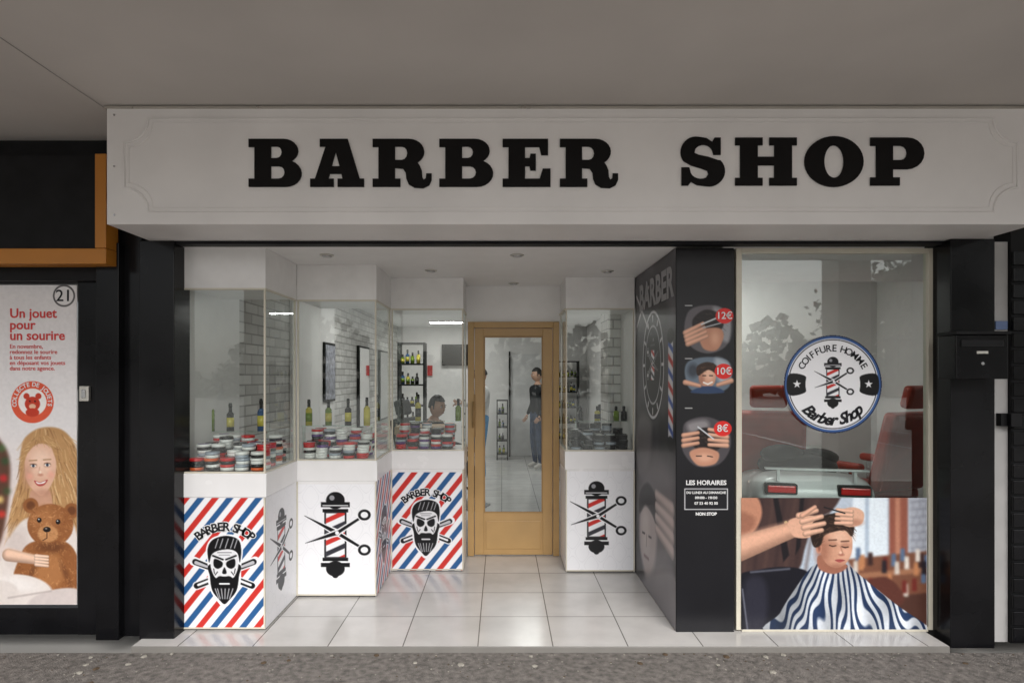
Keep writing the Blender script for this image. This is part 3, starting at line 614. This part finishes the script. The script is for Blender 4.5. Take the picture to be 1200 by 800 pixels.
# ---------------------------------------------------------------- left: pillars & neighbouring shop
NB=empty('neighbour_shop')
box('left_pillar',B,M['black'],wx(163,3.70),wx(204,3.70),3.70,3.89,-.036,2.429,.004)
box('pillar_recess',NB,M['black'],wx(138,3.82),wx(166,3.82),3.82,3.95,-.036,3.07,.002)
box('door_jamb',NB,M['black'],wx(112,3.76),wx(139,3.76),3.76,3.94,-.036,2.43,.004)
box('upper_panel',NB,M['blackm'],-6,wx(139,3.80),3.80,3.858,2.2,3.078)
box('window_frame_side',NB,M['black'],wx(91,3.84),wx(111,3.80),3.84,3.93,-.036,2.3,.003)
box('window_head',NB,mat('dark_grey_metal',(.03,.03,.032),.35),-6,wx(110,3.84),3.87,3.93,wz(333,3.87),2.32)
box('window_sill',NB,M['black'],-6,wx(110,3.84),3.845,3.95,-.036,wz(710,3.87),.003)
box('dark_panel',NB,M['blackm'],-6,wx(-15,3.9),3.87,3.93,wz(710,3.87),wz(333,3.87))
ys=3.66; OS=empty('illuminated_sign_frame')
bm=bmesh.new(); bbox(bm,-4.8,wx(124,ys),ys,ys+.12,wz(309,ys),wz(291,ys),.004); bbox(bm,wx(111,ys),wx(124,ys),ys,ys+.12,wz(290.5,ys),wz(180,ys),.004); meshobj('orange_surround',bm,OS,M['orange'])
box('sign_face',OS,M['blackm'],-4.8,wx(110.5,ys),ys+.03,ys+.11,wz(290.5,ys),wz(180,ys))
# ---- girl poster
GP=empty('toy_collection_poster'); dg=3.862
c=Canvas(-14,334,90,708,0.6,(236,232,232))
c.mix(np.clip((c.Y-500)/120,0,1)*.8,(226,206,198)); c.mix(np.clip((c.Y-640)/60,0,1)*.8,(200,184,182))
c.blob([(-20,510),(2,518),(12,545),(8,600),(-2,640),(-20,640)],(96,64,50))
for (x,yv,cc) in ((4,560,(190,50,50)),(0,585,(220,190,120)),(6,540,(60,80,50)),(2,602,(200,60,50)),(-8,570,(60,90,60)),(2,525,(80,100,60)),(8,575,(70,80,50))): c.ell(x,yv,4.5,4.5,cc)
c.blur(1.6)
HA=(190,146,98)
hg=[(24,530),(30,512),(48,501),(72,503),(88,522),(97,560),(98,640),(80,655),(66,620),(30,640),(10,628),(14,590),(22,560)]
c.blob(hg,HA,2.5)
c.fur(hg,[(226,190,138),(150,106,68),(206,164,114),(236,206,160),(130,90,56)],420,16,1.3,3,lambda x,y:((x-50)*.012*(1 if y>520 else 3),1),.2,.7)
c.blob([(2,652),(16,622),(34,606),(70,606),(90,624),(96,712),(-14,712)],(232,222,216),3); c.ell(20,640,14,22,(206,190,184),12,al=.6)
c.blob([(36,575),(58,575),(60,606),(38,606)],(206,158,132),2)
fg=[(29,545),(31,526),(46,517),(61,524),(66,545),(62,564),(50,580),(39,574),(31,562)]
c.blob(fg,(230,184,158),1.5); c.ell(48,540,13,14,(250,216,194),14,al=.8); c.ell(32,556,5,14,(196,146,122),6,al=.6); c.ell(50,577,10,4,(190,138,114),5,al=.6)
c.blob([(26,552),(27,527),(44,510),(63,516),(69,548),(64,534),(58,522),(44,520),(33,530),(29,540)],HA,1.5)
c.fur([(26,548),(27,527),(44,510),(63,516),(69,546),(63,530),(46,519),(33,528)],[(226,190,138),(160,116,76),(206,164,114)],70,6,1.1,4,lambda x,y:((x-47)*.16,1),.3,.8)
for x,yv in ((39,545.5),(55.5,544.5)): c.ell(x,yv,4.6,3.2,(206,156,132),2,al=.7); c.ell(x,yv,3,1.7,(246,242,240)); c.ell(x,yv,1.6,1.8,(54,66,82)); c.line([(x-3.6,yv-1.4),(x,yv-2.2),(x+3.4,yv-1.3)],.9,(96,64,48)); c.line([(x-4.5,yv-6),(x+4,yv-6.6)],1.2,(170,126,88),soft=1.5)
c.line([(46.5,547),(45.5,554)],1.0,(216,164,140),soft=1.5); c.ell(47.5,556,3,1.6,(206,146,124),1.6); c.ell(47,553,1.4,1.6,(252,226,206),1.5)
c.blob([(40,562.5),(47,564.5),(56,561.5),(52.5,567.5),(47,569.5),(42.5,567.5)],(186,84,80)); c.blob([(42,564),(47,565.3),(53.5,563.2),(51,566),(44.5,566.6)],(250,246,242)); c.ell(35,558,4,4,(240,170,150),5,al=.6); c.ell(60,556,4,4,(240,170,150),5,al=.6)
TB=(150,94,54)
tb=[(20,690),(24,650),(40,634),(76,634),(92,656),(96,700)]
c.blob(tb,TB,2); c.ell(36,592,9,9,TB,1.5); c.ell(36,592,5,5,(112,66,38),2); c.ell(84,598,9,9,TB,1.5); c.ell(84,598,5,5,(112,66,38),2)
c.ell(59,615,27,25,TB,1.5); c.ell(52,606,16,12,(190,130,82),12,al=.6); c.ell(60,641,16,6,(96,56,32),6,al=.7)
c.ell(58,668,18,20,(186,128,80),8,al=.7); c.ell(30,664,9,17,TB,2,.5); c.ell(84,668,9,17,TB,2,-.4); c.ell(38,670,3,14,(104,62,36),4,.5,al=.6); c.ell(77,672,3,14,(104,62,36),4,-.4,al=.6)
fu=[(206,148,96),(116,70,38),(172,112,66),(226,172,120)]
c.fur([(34,608),(40,594),(60,590),(80,596),(86,616),(74,636),(46,637)],fu,260,3.4,1.0,5,(0,1),2.2,.55); c.fur(tb,fu,320,3.4,1.0,6,(0,1),1.2,.55)
c.ell(56,625,12,10,(196,140,92),2); c.fur([(46,618),(56,614),(66,620),(66,632),(56,635),(46,631)],[(226,176,126),(160,108,66)],60,2.6,.9,7,(0,1),2,.5)
c.ell(55,620,4.5,3.2,(30,22,20)); c.ell(54,619,1.4,.8,(150,140,136)); c.ell(46,609,2.8,3,(24,18,18)); c.ell(45.4,608,.8,.8,(220,220,220)); c.ell(68,611,2.8,3,(24,18,18)); c.ell(67.4,610,.8,.8,(220,220,220)); c.line([(55,624),(55,630),(50,633)],1,(70,40,26))
c.limb((10,650),(44,656),15,10,(238,196,170))
for k in range(4): c.limb((42,651+k*3.4),(56,652+k*3.6),4,3,(244,206,182))
c.ell(26,690,36,17,(232,222,216),2,.15); c.ell(20,684,26,8,(246,240,236),8,.15,al=.7); c.ell(66,702,34,12,(214,202,198),2,-.2); c.ell(2,696,20,16,(226,216,210),3); c.line([(10,700),(60,692)],1,(176,162,158),soft=3)
c.ell(38,471,25,24.5,(226,92,62)); c.ell(38,471,16.5,16,(246,240,236)); c.ell(38,473,9,8.5,(198,62,40)); c.ell(31,464,3.6,3.6,(198,62,40)); c.ell(45,464,3.6,3.6,(198,62,40)); c.ell(38,476,4,3,(240,190,160)); c.ell(35,470,1,1,BL); c.ell(41,470,1,1,BL); c.ell(38,483,8,5,(198,62,40))
c.ring(75,346.5,12,2.,(88,84,84)); c.noise(.03,3)
c.emit('print',GP,M['printm'],front(dg)); box('panel',GP,M['white'],wx(-14,dg),wx(90,dg),dg+.001,dg+.007,wz(708,dg),wz(334,dg))
def gt(s_,x,yv,sz,b=.0,m='txtred',al='LEFT',par=GP): text('poster_text',s_,par,M[m],(wx(x,dg),dg-.002,wz(yv,dg)),sz,bold=b,align=al)
gt('Un jouet',11.5,367.5,.084,.0016); gt('pour',11.5,381,.084,.0016); gt('un sourire',11.5,393.5,.084,.0016)
for k,s_ in enumerate(('En novembre,','redonnez le sourire','à tous les enfants','en déposant vos jouets','dans notre agence.')): gt(s_,11.5,406+k*6.4,.038,.0003)
gt('21',75,347,.105,.0006,'txtdark','CENTER')
arctext('badge','COLLECTE DE JOUETS',GP,M['txtwhite'],(wx(38,dg),dg-.002,wz(471,dg)),.112,-105,105,.038,bold=.0008)
bm=bmesh.new(); xx=wx(100,3.83); bbox(bm,xx-.03,xx+.03,3.815,3.839,wz(470,3.83),wz(452,3.83),.004); bbox(bm,xx-.012,xx+.012,3.808,3.8148,wz(466,3.83),wz(456,3.83),.002,1); meshobj('wall_switch',bm,None,[M['alu'],M['steel']])
# ---------------------------------------------------------------- right side
box('right_jamb',B,M['blackm'],wx(1094,3.82),wx(1114,3.75),3.78,3.88,-.036,2.43)
box('right_pillar',B,M['black'],wx(1114,3.65),wx(1166,3.65),3.65,3.88,-.036,2.429,.004)
box('white_wall_strip',B,mat('grey_wall',(.42,.41,.40),.6),wx(1166.5,3.72),wx(1184,3.72),3.74,3.9,-.036,2.43)
box('neighbour_shutter_wall',B,M['blackm'],wx(1184.5,3.72),9,3.72,3.9,-.036,3.079)
bm=bmesh.new()
for k in range(24): bbox(bm,wx(1188,3.70),8.9,3.70,3.7195,-.02+k*.1,.065+k*.1,.004)
meshobj('roller_shutter',bm,None,M['black'])
MB=empty('mailbox'); ym=3.50
X0,X1=wx(1120,ym),wx(1182,ym); Z0,Z1=wz(444,ym),wz(392,ym)
box('body',MB,M['black'],X0,X1,ym,ym+.145,Z0,Z1,.006); 
bm=bmesh.new(); bbox(bm,X0-.006,X1+.006,ym-.012,ym+.147,Z1+.0005,Z1+.02,.004); meshobj('lid',bm,MB,M['blackm'])
box('flap',MB,M['blackm'],X0+.03,X1-.03,ym-.005,ym-.0005,Z1-.07,Z1-.03,.002); box('name_plate',MB,M['alu'],X0+.12,X1-.12,ym-.003,ym-.0005,Z1-.11,Z1-.095)
bm=bmesh.new(); cyl(bm,((X0+X1)/2,ym,Z0+.09),((X0+X1)/2,ym-.006,Z0+.09),.009); meshobj('lock',bm,MB,M['steel'])
ys2=3.72
bm=bmesh.new(); bbox(bm,wx(1167,ys2),wx(1181,ys2),ys2,ys2+.0195,wz(386,ys2),wz(376,ys2),.002); meshobj('small_sign',bm,None,mat('sign_blue_grey',tuple(lin((90,110,150))),.4))
bm=bmesh.new(); bbox(bm,wx(1170,ys2),wx(1181,ys2),ys2-.02,ys2+.0195,wz(499,ys2),wz(484,ys2),.004); bbox(bm,wx(1185,3.67),wx(1198,3.67),3.67,3.699,wz(500,3.67),wz(484,3.67),.004); meshobj('doorbell_switch',bm,None,M['blackm'])
# ---------------------------------------------------------------- chairs
def chair(name,x,y,rz,m,s=1.):
    E=empty(name,(x,y,0)); E.rotation_euler=(0,0,rz); E.scale=(s,s,s); bm=bmesh.new()
    bbox(bm,-.27,.27,-.26,.26,.44,.56,.035,0,None,3)
    R=Matrix.Translation((0,.24,.56))@Matrix.Rotation(math.radians(-14),4,'X'); bbox(bm,-.26,.26,-.05,.06,0,.60,.035,0,R,3)
    bbox(bm,-.13,.13,-.04,.04,.63,.80,.03,0,R,3)
    for k in (-1,1): bbox(bm,k*.31-.035,k*.31+.035,-.26,.22,.70,.76,.025,0,None,3); bbox(bm,k*.31-.02,k*.31+.02,.05,.12,.46,.70,.005,1); bbox(bm,k*.31-.02,k*.31+.02,-.2,-.14,.46,.70,.005,1)
    cyl(bm,(0,0,.08),(0,0,.44),.05,.05,20,1); cyl(bm,(0,0,.0),(0,0,.05),.29,.27,28,1); cyl(bm,(0,0,.05),(0,0,.09),.27,.06,28,1)
    bbox(bm,-.17,.17,-.58,-.40,.20,.23,.01,1,None); 
    for k in (-1,1): cyl(bm,(k*.12,-.26,.45),(k*.12,-.48,.22),.014,.014,10,1)
    o=meshobj('chair_parts',bm,E,[m,M['steel']]); return E
chair('barber_chair',2.46,5.62,2.75,M['red'],1.14); chair('barber_chair',3.26,5.45,-2.75,M['red'],1.14)
chair('barber_chair',-.72,6.62,1.2,M['blackm']); chair('barber_chair',1.35,9.6,-1.2,M['blackm'])
# toy ride-on car on a stand
T=empty('toy_car',(2.30,4.42,.37)); T.rotation_euler=(0,0,math.radians(-12)); T.scale=(1.3,1.1,1.2); TW=mat('toy_white',(.80,.80,.80),.2,var=.02)
secs=[(-.02,.24,.30,.12),(0,.30,.36,.08),(.06,.325,.415,.05),(.22,.335,.43,.05),(.36,.31,.40,.05),(.55,.29,.37,.05),(.74,.31,.37,.05),(.92,.325,.34,.05),(1.08,.30,.27,.06),(1.16,.24,.2,.09)]
bm=bmesh.new(); rings=[]
for (yy,hw,zt,zb) in secs:
    r=[]
    for k in range(20):
        a=2*math.pi*k/20; ca,sa=math.cos(a),math.sin(a); r.append(bm.verts.new((hw*math.copysign(abs(ca)**.45,ca),yy,(zt+zb)/2+(zt-zb)/2*math.copysign(abs(sa)**.5,sa))))
    rings.append(r)
for a_,b_ in zip(rings[:-1],rings[1:]):
    for k in range(20): f=bm.faces.new((a_[k],a_[(k+1)%20],b_[(k+1)%20],b_[k])); f.smooth=True
bm.faces.new(rings[0]); bm.faces.new(rings[-1][::-1])
bmesh.ops.recalc_face_normals(bm,faces=bm.faces[:])
o=meshobj('body',bm,T,TW); md=o.modifiers.new('s','SUBSURF'); md.levels=1; md.render_levels=1
bm=bmesh.new()
for k in (-1,1):
    for yy in (.22,.92): cyl(bm,(k*.26,yy,.10),(k*.345,yy,.10),.115,.115,24,0); cyl(bm,(k*.346,yy,.10),(k*.35,yy,.10),.07,.06,10,1)
    bbox(bm,k*.19-.075,k*.19+.075,-.035,.03,.315,.36,.008,2); bbox(bm,k*.19-.085,k*.19+.085,-.03,.035,.305,.37,.008,0)
    bbox(bm,k*.24-.05,k*.24+.05,1.13,1.165,.2,.235,.005,1)
ball(bm,(0,.50,.42),(.23,.26,.11),0,18); ball(bm,(-.1,.42,.50),(.13,.12,.07),0,14); ball(bm,(.12,.5,.48),(.12,.14,.06),0,14)
bbox(bm,-.27,.27,.0,.05,.45,.462,.004,3)
for k in (-1,1): bbox(bm,k*.2-.008,k*.2+.008,.01,.04,.38,.4495,.001,3)
R=Matrix.Translation((0,.80,.40))@Matrix.Rotation(math.radians(-40),4,'X'); bbox(bm,-.24,.24,-.004,.004,0,.16,.002,4,R)
cyl(bm,(0,.5,-.27),(0,.5,.05),.06,.05,20,1); cyl(bm,(0,.5,-.307),(0,.5,-.27),.3,.28,28,1)
bbox(bm,-.07,.07,-.024,-.008,.21,.25,.003,0)
meshobj('wheels_lights_seat',bm,T,[M['blackm'],M['steel'],mat('tail_light',(.7,.02,.02),.2,var=0),TW,M['glass2']])
# ---------------------------------------------------------------- interior furniture
RC=empty('reception_counter'); box('body',RC,M['white'],-1.02,-.50,5.95,6.25,.001,1.03,.005); box('top',RC,M['wood'],-1.05,-.47,5.92,6.28,1.031,1.11,.008)
def rack(name,x0,x1,y0,y1,h,n,seed):
    random.seed(seed); E=empty(name); bm=bmesh.new()
    for x in (x0,x1-.02): bbox(bm,x,x+.02,y0,y1,.001,h)
    for k in range(n): z=.1+k*(h-.12)/(n-1); bbox(bm,x0+.021,x1-.021,y0,y1,z,z+.018)
    meshobj('frame',bm,E,M['blackm']); bm=bmesh.new()
    for k in range(n-1):
        z=.119+k*(h-.12)/(n-1); x=x0+.06
        while x<x1-.06: bottle(bm,x,y0+.08,z,random.uniform(.1,.19),random.randint(0,3)); x+=random.uniform(.055,.08)
    meshobj('products',bm,E,BT)
rack('product_shelf',-1.38,-1.02,8.0,8.25,2.05,8,3); rack('product_shelf',-.10,.12,11.6,11.9,1.15,5,5); rack('product_shelf',.95,1.5,11.7,12.0,1.9,7,9)
TV=empty('television'); box('bezel',TV,M['blackm'],-1.20,-.60,12.10,12.14,1.82,2.24,.005); box('screen',TV,M['screen'],-1.18,-.62,12.095,12.0995,1.84,2.22); box('bracket',TV,M['steel'],-.95,-.85,12.141,12.199,1.95,2.1)
for yy in (9.1,10.6):
    W2=empty('wall_mirror'); box('frame',W2,M['blackm'],-2.098,-2.06,yy-.34,yy+.34,.85,2.05,.004); box('glass',W2,M['mirror'],-2.059,-2.056,yy-.31,yy+.31,.88,2.02)
W2=empty('price_board'); box('frame',W2,M['blackm'],-2.069,-2.045,7.0,7.45,1.3,2.0,.004); box('sheet',W2,mat('board_print',(.35,.36,.42),.4,var=.5,scale=18),-2.044,-2.040,7.03,7.42,1.33,1.97)
box('back_doorway',B,M['blackm'],.14,.17,12.10,12.199,.001,2.1); box('back_doorway_panel',B,mat('pale_door',(.68,.68,.68),.5),.18,.9,12.15,12.198,.001,2.05)
box('mirror_wall',B,M['white'],1.7,1.78,7.6,12.1,.001,2.59)
for yy in (7.9,9.2): 
    W2=empty('wall_mirror'); box('frame',W2,M['blackm'],1.66,1.699,yy-.4,yy+.4,.85,2.05,.004); box('glass',W2,M['mirror'],1.656,1.6595,yy-.37,yy+.37,.88,2.02)
box('brick_pier',B,M['brick'],.98,1.099,5.6,6.0,.001,2.598)
bm=bmesh.new(); bbox(bm,wx(499,11.9),wx(505,11.9),12.15,12.17,wz(440,12),wz(428,12)); meshobj('exit_notice',bm,None,mat('notice_red',(.5,.05,.05),.5,var=.2,scale=30))
# ---------------------------------------------------------------- people
def skinmesh(name,verts,edges,radii,roots,mats,tag,parent,lv=2):
    me=bpy.data.meshes.new(name); me.from_pydata([tuple(v) for v in verts],edges,[]); me.update()
    o=bpy.data.objects.new(name,me); COL.objects.link(o)
    o.modifiers.new('skin','SKIN'); sub=o.modifiers.new('sub','SUBSURF'); sub.levels=lv; sub.render_levels=lv
    for i,r in enumerate(radii):
        sv=me.skin_vertices[0].data[i]; sv.radius=r if isinstance(r,tuple) else (r,r); sv.use_root=(i in roots)
    dg=bpy.context.evaluated_depsgraph_get(); dg.update(); nm=bpy.data.meshes.new_from_object(o.evaluated_get(dg)); bpy.data.objects.remove(o)
    nm.name=name; nm.materials.clear()
    for m in mats: nm.materials.append(m)
    V=[Vector(v) for v in verts]
    for p in nm.polygons:
        p.use_smooth=True
        if tag:
            best=1e9;bi=0
            for ei,(a,b) in enumerate(edges):
                e=V[b]-V[a]; t=max(0,min(1,(p.center-V[a]).dot(e)/max(e.length_squared,1e-9))); dd=(p.center-V[a]-e*t).length
                if dd<best: best=dd;bi=ei
            p.material_index=tag[bi]
    ob=bpy.data.objects.new(name,nm); return link(ob,parent)
def hand(parent,w,dirv,side_,m):
    d_=Vector(dirv).normalized(); w=Vector(w); s_=Vector(side_); s_=(s_-d_*s_.dot(d_)).normalized(); n=d_.cross(s_)
    V=[w,w+d_*.045];E=[(0,1)];R=[(.022,.018),(.034,.015)];roots={0}
    for i,(off,L) in enumerate(((-.027,.068),(-.009,.078),(.009,.073),(.026,.058))):
        b=len(V); p=w+d_*.05+s_*off; V+= [p,p+d_*(.03+L*.4)+n*.004,p+d_*(.03+L*.7)+n*.018,p+d_*(.03+L*.9)+n*.034]; E+=[(b,b+1),(b+1,b+2),(b+2,b+3)]; R+=[.009,.0085,.008,.007]; roots.add(b)
    b=len(V); V+=[w+d_*.02-s_*.02,w+d_*.045-s_*.048+n*.01,w+d_*.075-s_*.055+n*.02]; E+=[(b,b+1),(b+1,b+2)]; R+=[.011,.009,.008]; roots.add(b)
    skinmesh('hand',V,E,R,roots,[m],None,parent,1)
def person(name,loc,rz,J,top,leg,shoe,skin,hair,headturn=0,tilt=0):
    E=empty(name,loc); E.rotation_euler=(0,0,rz)
    names=['pel','spi','che','nec','hb','sL','eL','wL','sR','eR','wR','hL','kL','aL','tL','hR','kR','aR','tR']
    rad=dict(pel=(.15,.11),spi=(.14,.10),che=(.165,.115),nec=.058,hb=.052,sL=.068,eL=.048,wL=.030,sR=.068,eR=.048,wR=.030,hL=.092,kL=.064,aL=.044,tL=.036,hR=.092,kR=.064,aR=.044,tR=.036)
    V=[Vector(J[n]) for n in names]; ix={n:i for i,n in enumerate(names)}
    ed=[('pel','spi',0),('spi','che',0),('che','nec',0),('nec','hb',3),('che','sL',0),('sL','eL',0),('eL','wL',0),('che','sR',0),('sR','eR',0),('eR','wR',0),('pel','hL',1),('hL','kL',1),('kL','aL',1),('aL','tL',2),('pel','hR',1),('hR','kR',1),('kR','aR',1),('aR','tR',2)]
    skinmesh('body',V,[(ix[a],ix[b]) for a,b,_ in ed],[rad[n] for n in names],{0},[top,leg,shoe,skin],[t for _,_,t in ed],E)
    for s_,k in (('L',-1),('R',1)):
        w=V[ix['w'+s_]];e=V[ix['e'+s_]]; hand(E,w,w-e,(-k*.3,-1,0),skin)
    hc=V[ix['hb']]+Vector((0,-.012,.095)); MM=Matrix.Translation(hc)@Matrix.Rotation(headturn,4,'Z')@Matrix.Rotation(tilt,4,'X')
    bm=bmesh.new(); b=bmesh.new(); bmesh.ops.create_uvsphere(b,u_segments=24,v_segments=18,radius=1)
    for v in b.verts:
        x,y_,z=v.co; jw=1-.28*max(0,-z); v.co=Vector((x*.074*jw,y_*.095*(1-.12*max(0,-z)),z*.118)); 
        if y_<-.6 and -.75<z<-.1: v.co.y-=.006
    for f in b.faces: f.smooth=True
    merge(bm,b,0); 
    b=bmesh.new(); bmesh.ops.create_cone(b,cap_ends=True,segments=8,radius1=.017,radius2=.005,depth=.045); bmesh.ops.transform(b,matrix=Matrix.Translation((0,-.098,-.005))@Matrix.Rotation(math.radians(18),4,'X'),verts=b.verts[:])
    for f in b.faces: f.smooth=True
    merge(bm,b,0)
    for k in (-1,1):
        ball(bm,(k*.075,.005,-.005),(.01,.02,.03),0,10); ball(bm,(k*.030,-.082,.012),(.014,.009,.008),2,10); ball(bm,(k*.030,-.0895,.012),(.006,.004,.006),1,8); ball(bm,(k*.031,-.090,.030),(.018,.006,.004),1,8)
    ball(bm,(0,-.088,-.052),(.024,.008,.006),3,10)
    b=bmesh.new(); bmesh.ops.create_uvsphere(b,u_segments=24,v_segments=18,radius=1)
    for v in list(b.verts):
        if v.co.z<-.25 or (v.co.y<-.45 and v.co.z<.5): b.verts.remove(v)
    for v in b.verts: n_=1+.03*math.sin(v.co.x*40)*math.sin(v.co.y*37); v.co=Vector((v.co.x*.083*n_,v.co.y*.103*n_+.004,v.co.z*.132*n_+.003))
    merge(bm,b,1,True)
    bmesh.ops.transform(bm,matrix=MM,verts=bm.verts[:])
    meshobj('head',bm,E,[skin,hair,M['whiteg'],mat('lips',(.35,.12,.1),.5,var=0)]); return E
SKN=mat('skin',(.50,.30,.21),.5,var=.06,scale=20); HAIR=mat('dark_hair',(.012,.010,.009),.6,var=.3,scale=60)
jk=mat('black_jacket',(.012,.013,.016),.7,var=.3,scale=20,spec=.2); jn=mat('blue_jeans',(.03,.05,.10),.8,var=.3,scale=15); sh=mat('pale_shoes',(.55,.53,.5),.5)
ST=dict(pel=(0,0,.95),spi=(0,0,1.12),che=(0,.01,1.32),nec=(0,.01,1.46),hb=(0,0,1.53),sL=(-.165,.01,1.39),eL=(-.23,.05,1.12),wL=(-.20,-.08,.93),sR=(.165,.01,1.39),eR=(.23,.05,1.12),wR=(.20,-.08,.93),hL=(-.09,0,.90),kL=(-.105,-.02,.50),aL=(-.11,.03,.085),tL=(-.125,-.12,.035),hR=(.09,0,.90),kR=(.11,-.04,.50),aR=(.13,-.01,.085),tR=(.15,-.16,.035))
person('standing_man',(.62,10.55,0),math.radians(-60),ST,jk,jn,sh,SKN,HAIR,math.radians(-10),.1)
ST2=dict(ST); ST2.update(eL=(-.22,-.08,1.16),wL=(-.12,-.30,1.18),eR=(.22,-.08,1.16),wR=(.10,-.32,1.2))
person('standing_barber',(-.31,9.2,0),math.radians(-70),ST2,mat('white_shirt',(.7,.7,.7),.8),mat('blue_trousers',(.02,.20,.42),.8,var=.2,scale=15),M['blackm'],SKN,HAIR,0,.25)
SI=dict(pel=(0,.12,.62),spi=(0,.14,.78),che=(0,.10,.96),nec=(0,.06,1.10),hb=(0,.02,1.155),sL=(-.165,.10,1.03),eL=(-.25,.02,.82),wL=(-.26,-.20,.79),sR=(.165,.10,1.03),eR=(.25,.02,.82),wR=(.26,-.20,.79),hL=(-.09,.06,.62),kL=(-.12,-.36,.62),aL=(-.11,-.42,.27),tL=(-.11,-.56,.24),hR=(.09,.06,.62),kR=(.12,-.36,.62),aR=(.11,-.42,.27),tR=(.11,-.56,.24))
person('seated_customer',(-.70,6.62,0.02),1.0,SI,jk,jn,sh,SKN,HAIR,0,.15)
# ---------------------------------------------------------------- trees behind the camera (seen reflected)
def tree(x,y,h,cr,seed,n=3200):
    r=random.Random(seed); E=empty('tree'); bm=bmesh.new()
    cyl(bm,(x,y,-.155),(x+.1,y,h*.45),.17,.10,10); tips=[]
    for k in range(9):
        a=k*2.4; l=cr*r.uniform(.6,1.); z0=h*r.uniform(.3,.45); p=Vector((x+math.cos(a)*l*.8,y+math.sin(a)*l*.8,z0+h*r.uniform(.15,.42))); cyl(bm,(x+.08,y,z0),p,.06,.018,7); tips.append(p)
        for j in range(3): q=p+Vector((r.uniform(-1,1),r.uniform(-1,1),r.uniform(-.2,.8)))*cr*.4; cyl(bm,p*.6+Vector((x,y,z0))*.4,q,.025,.008,5); tips.append(q)
    tips.append(Vector((x,y,h*.9))); meshobj('trunk_and_limbs',bm,E,M['bark']); bm=bmesh.new()
    for k in range(n):
        t=r.choice(tips); p=t+Vector((r.gauss(0,1),r.gauss(0,1),r.gauss(0,.75)))*cr*.2; s_=r.uniform(.09,.2)
        u=Vector((r.uniform(-1,1),r.uniform(-1,1),r.uniform(-1,1))).normalized(); v=u.orthogonal().normalized(); bm.faces.new([bm.verts.new(p+u*s_),bm.verts.new(p+v*s_*.6),bm.verts.new(p-u*s_),bm.verts.new(p-v*s_*.6)])
    meshobj('foliage',bm,E,M['leaf'])
tree(13.6,-12.5,5.8,2.4,1); tree(-17.5,-13,6.5,2.4,2); tree(20,-20,8,3,4)
bm=bmesh.new(); r=random.Random(9)
for k in range(7000):
    x=r.uniform(-70,70); hh=4+1.8*math.sin(x*.31)+1.2*math.sin(x*.83+1); p=Vector((x,-45+r.uniform(-2,2),r.uniform(0.,1.)*hh)); s_=r.uniform(.25,.6)
    u=Vector((r.uniform(-1,1),r.uniform(-1,1),r.uniform(-1,1))).normalized(); v=u.orthogonal().normalized(); bm.faces.new([bm.verts.new(p+u*s_),bm.verts.new(p+v*s_),bm.verts.new(p-u*s_),bm.verts.new(p-v*s_)])
meshobj('distant_tree_line',bm,None,M['leaf'])
# ---------------------------------------------------------------- light, world, camera
el=math.radians(42)
w=bpy.data.worlds.new('World'); scene.world=w; w.use_nodes=True; nt=w.node_tree; bg=nt.nodes['Background']
sky=nt.nodes.new('ShaderNodeTexSky'); sky.sky_type='NISHITA'; sky.sun_disc=False; sky.sun_elevation=el; sky.sun_rotation=math.radians(165); sky.dust_density=3; sky.air_density=1.
hs=nt.nodes.new('ShaderNodeHueSaturation'); hs.inputs['Saturation'].default_value=.3; nt.links.new(sky.outputs[0],hs.inputs['Color']); nt.links.new(hs.outputs[0],bg.inputs[0]); bg.inputs[1].default_value=.15
sl_=bpy.data.lights.new('sun','SUN'); sl_.energy=4.6; sl_.angle=math.radians(50); sl_.color=(1,.98,.96); so=bpy.data.objects.new('sun',sl_); COL.objects.link(so)
dv=Vector((math.sin(math.radians(165))*math.cos(el),math.cos(math.radians(165))*math.cos(el),math.sin(el))); so.rotation_euler=dv.to_track_quat('Z','Y').to_euler()
cam=bpy.data.cameras.new('camera'); co=bpy.data.objects.new('camera',cam); COL.objects.link(co); co.location=(0,0,H); co.rotation_euler=(math.pi/2,0,0)
cam.sensor_width=36; cam.lens=F/1200*36; cam.shift_x=(600-CX)/1200; cam.shift_y=(CY-400)/1200; cam.clip_start=.05; cam.clip_end=600
scene.camera=co
scene.view_settings.view_transform='Standard'; scene.view_settings.look='None'; scene.view_settings.exposure=0
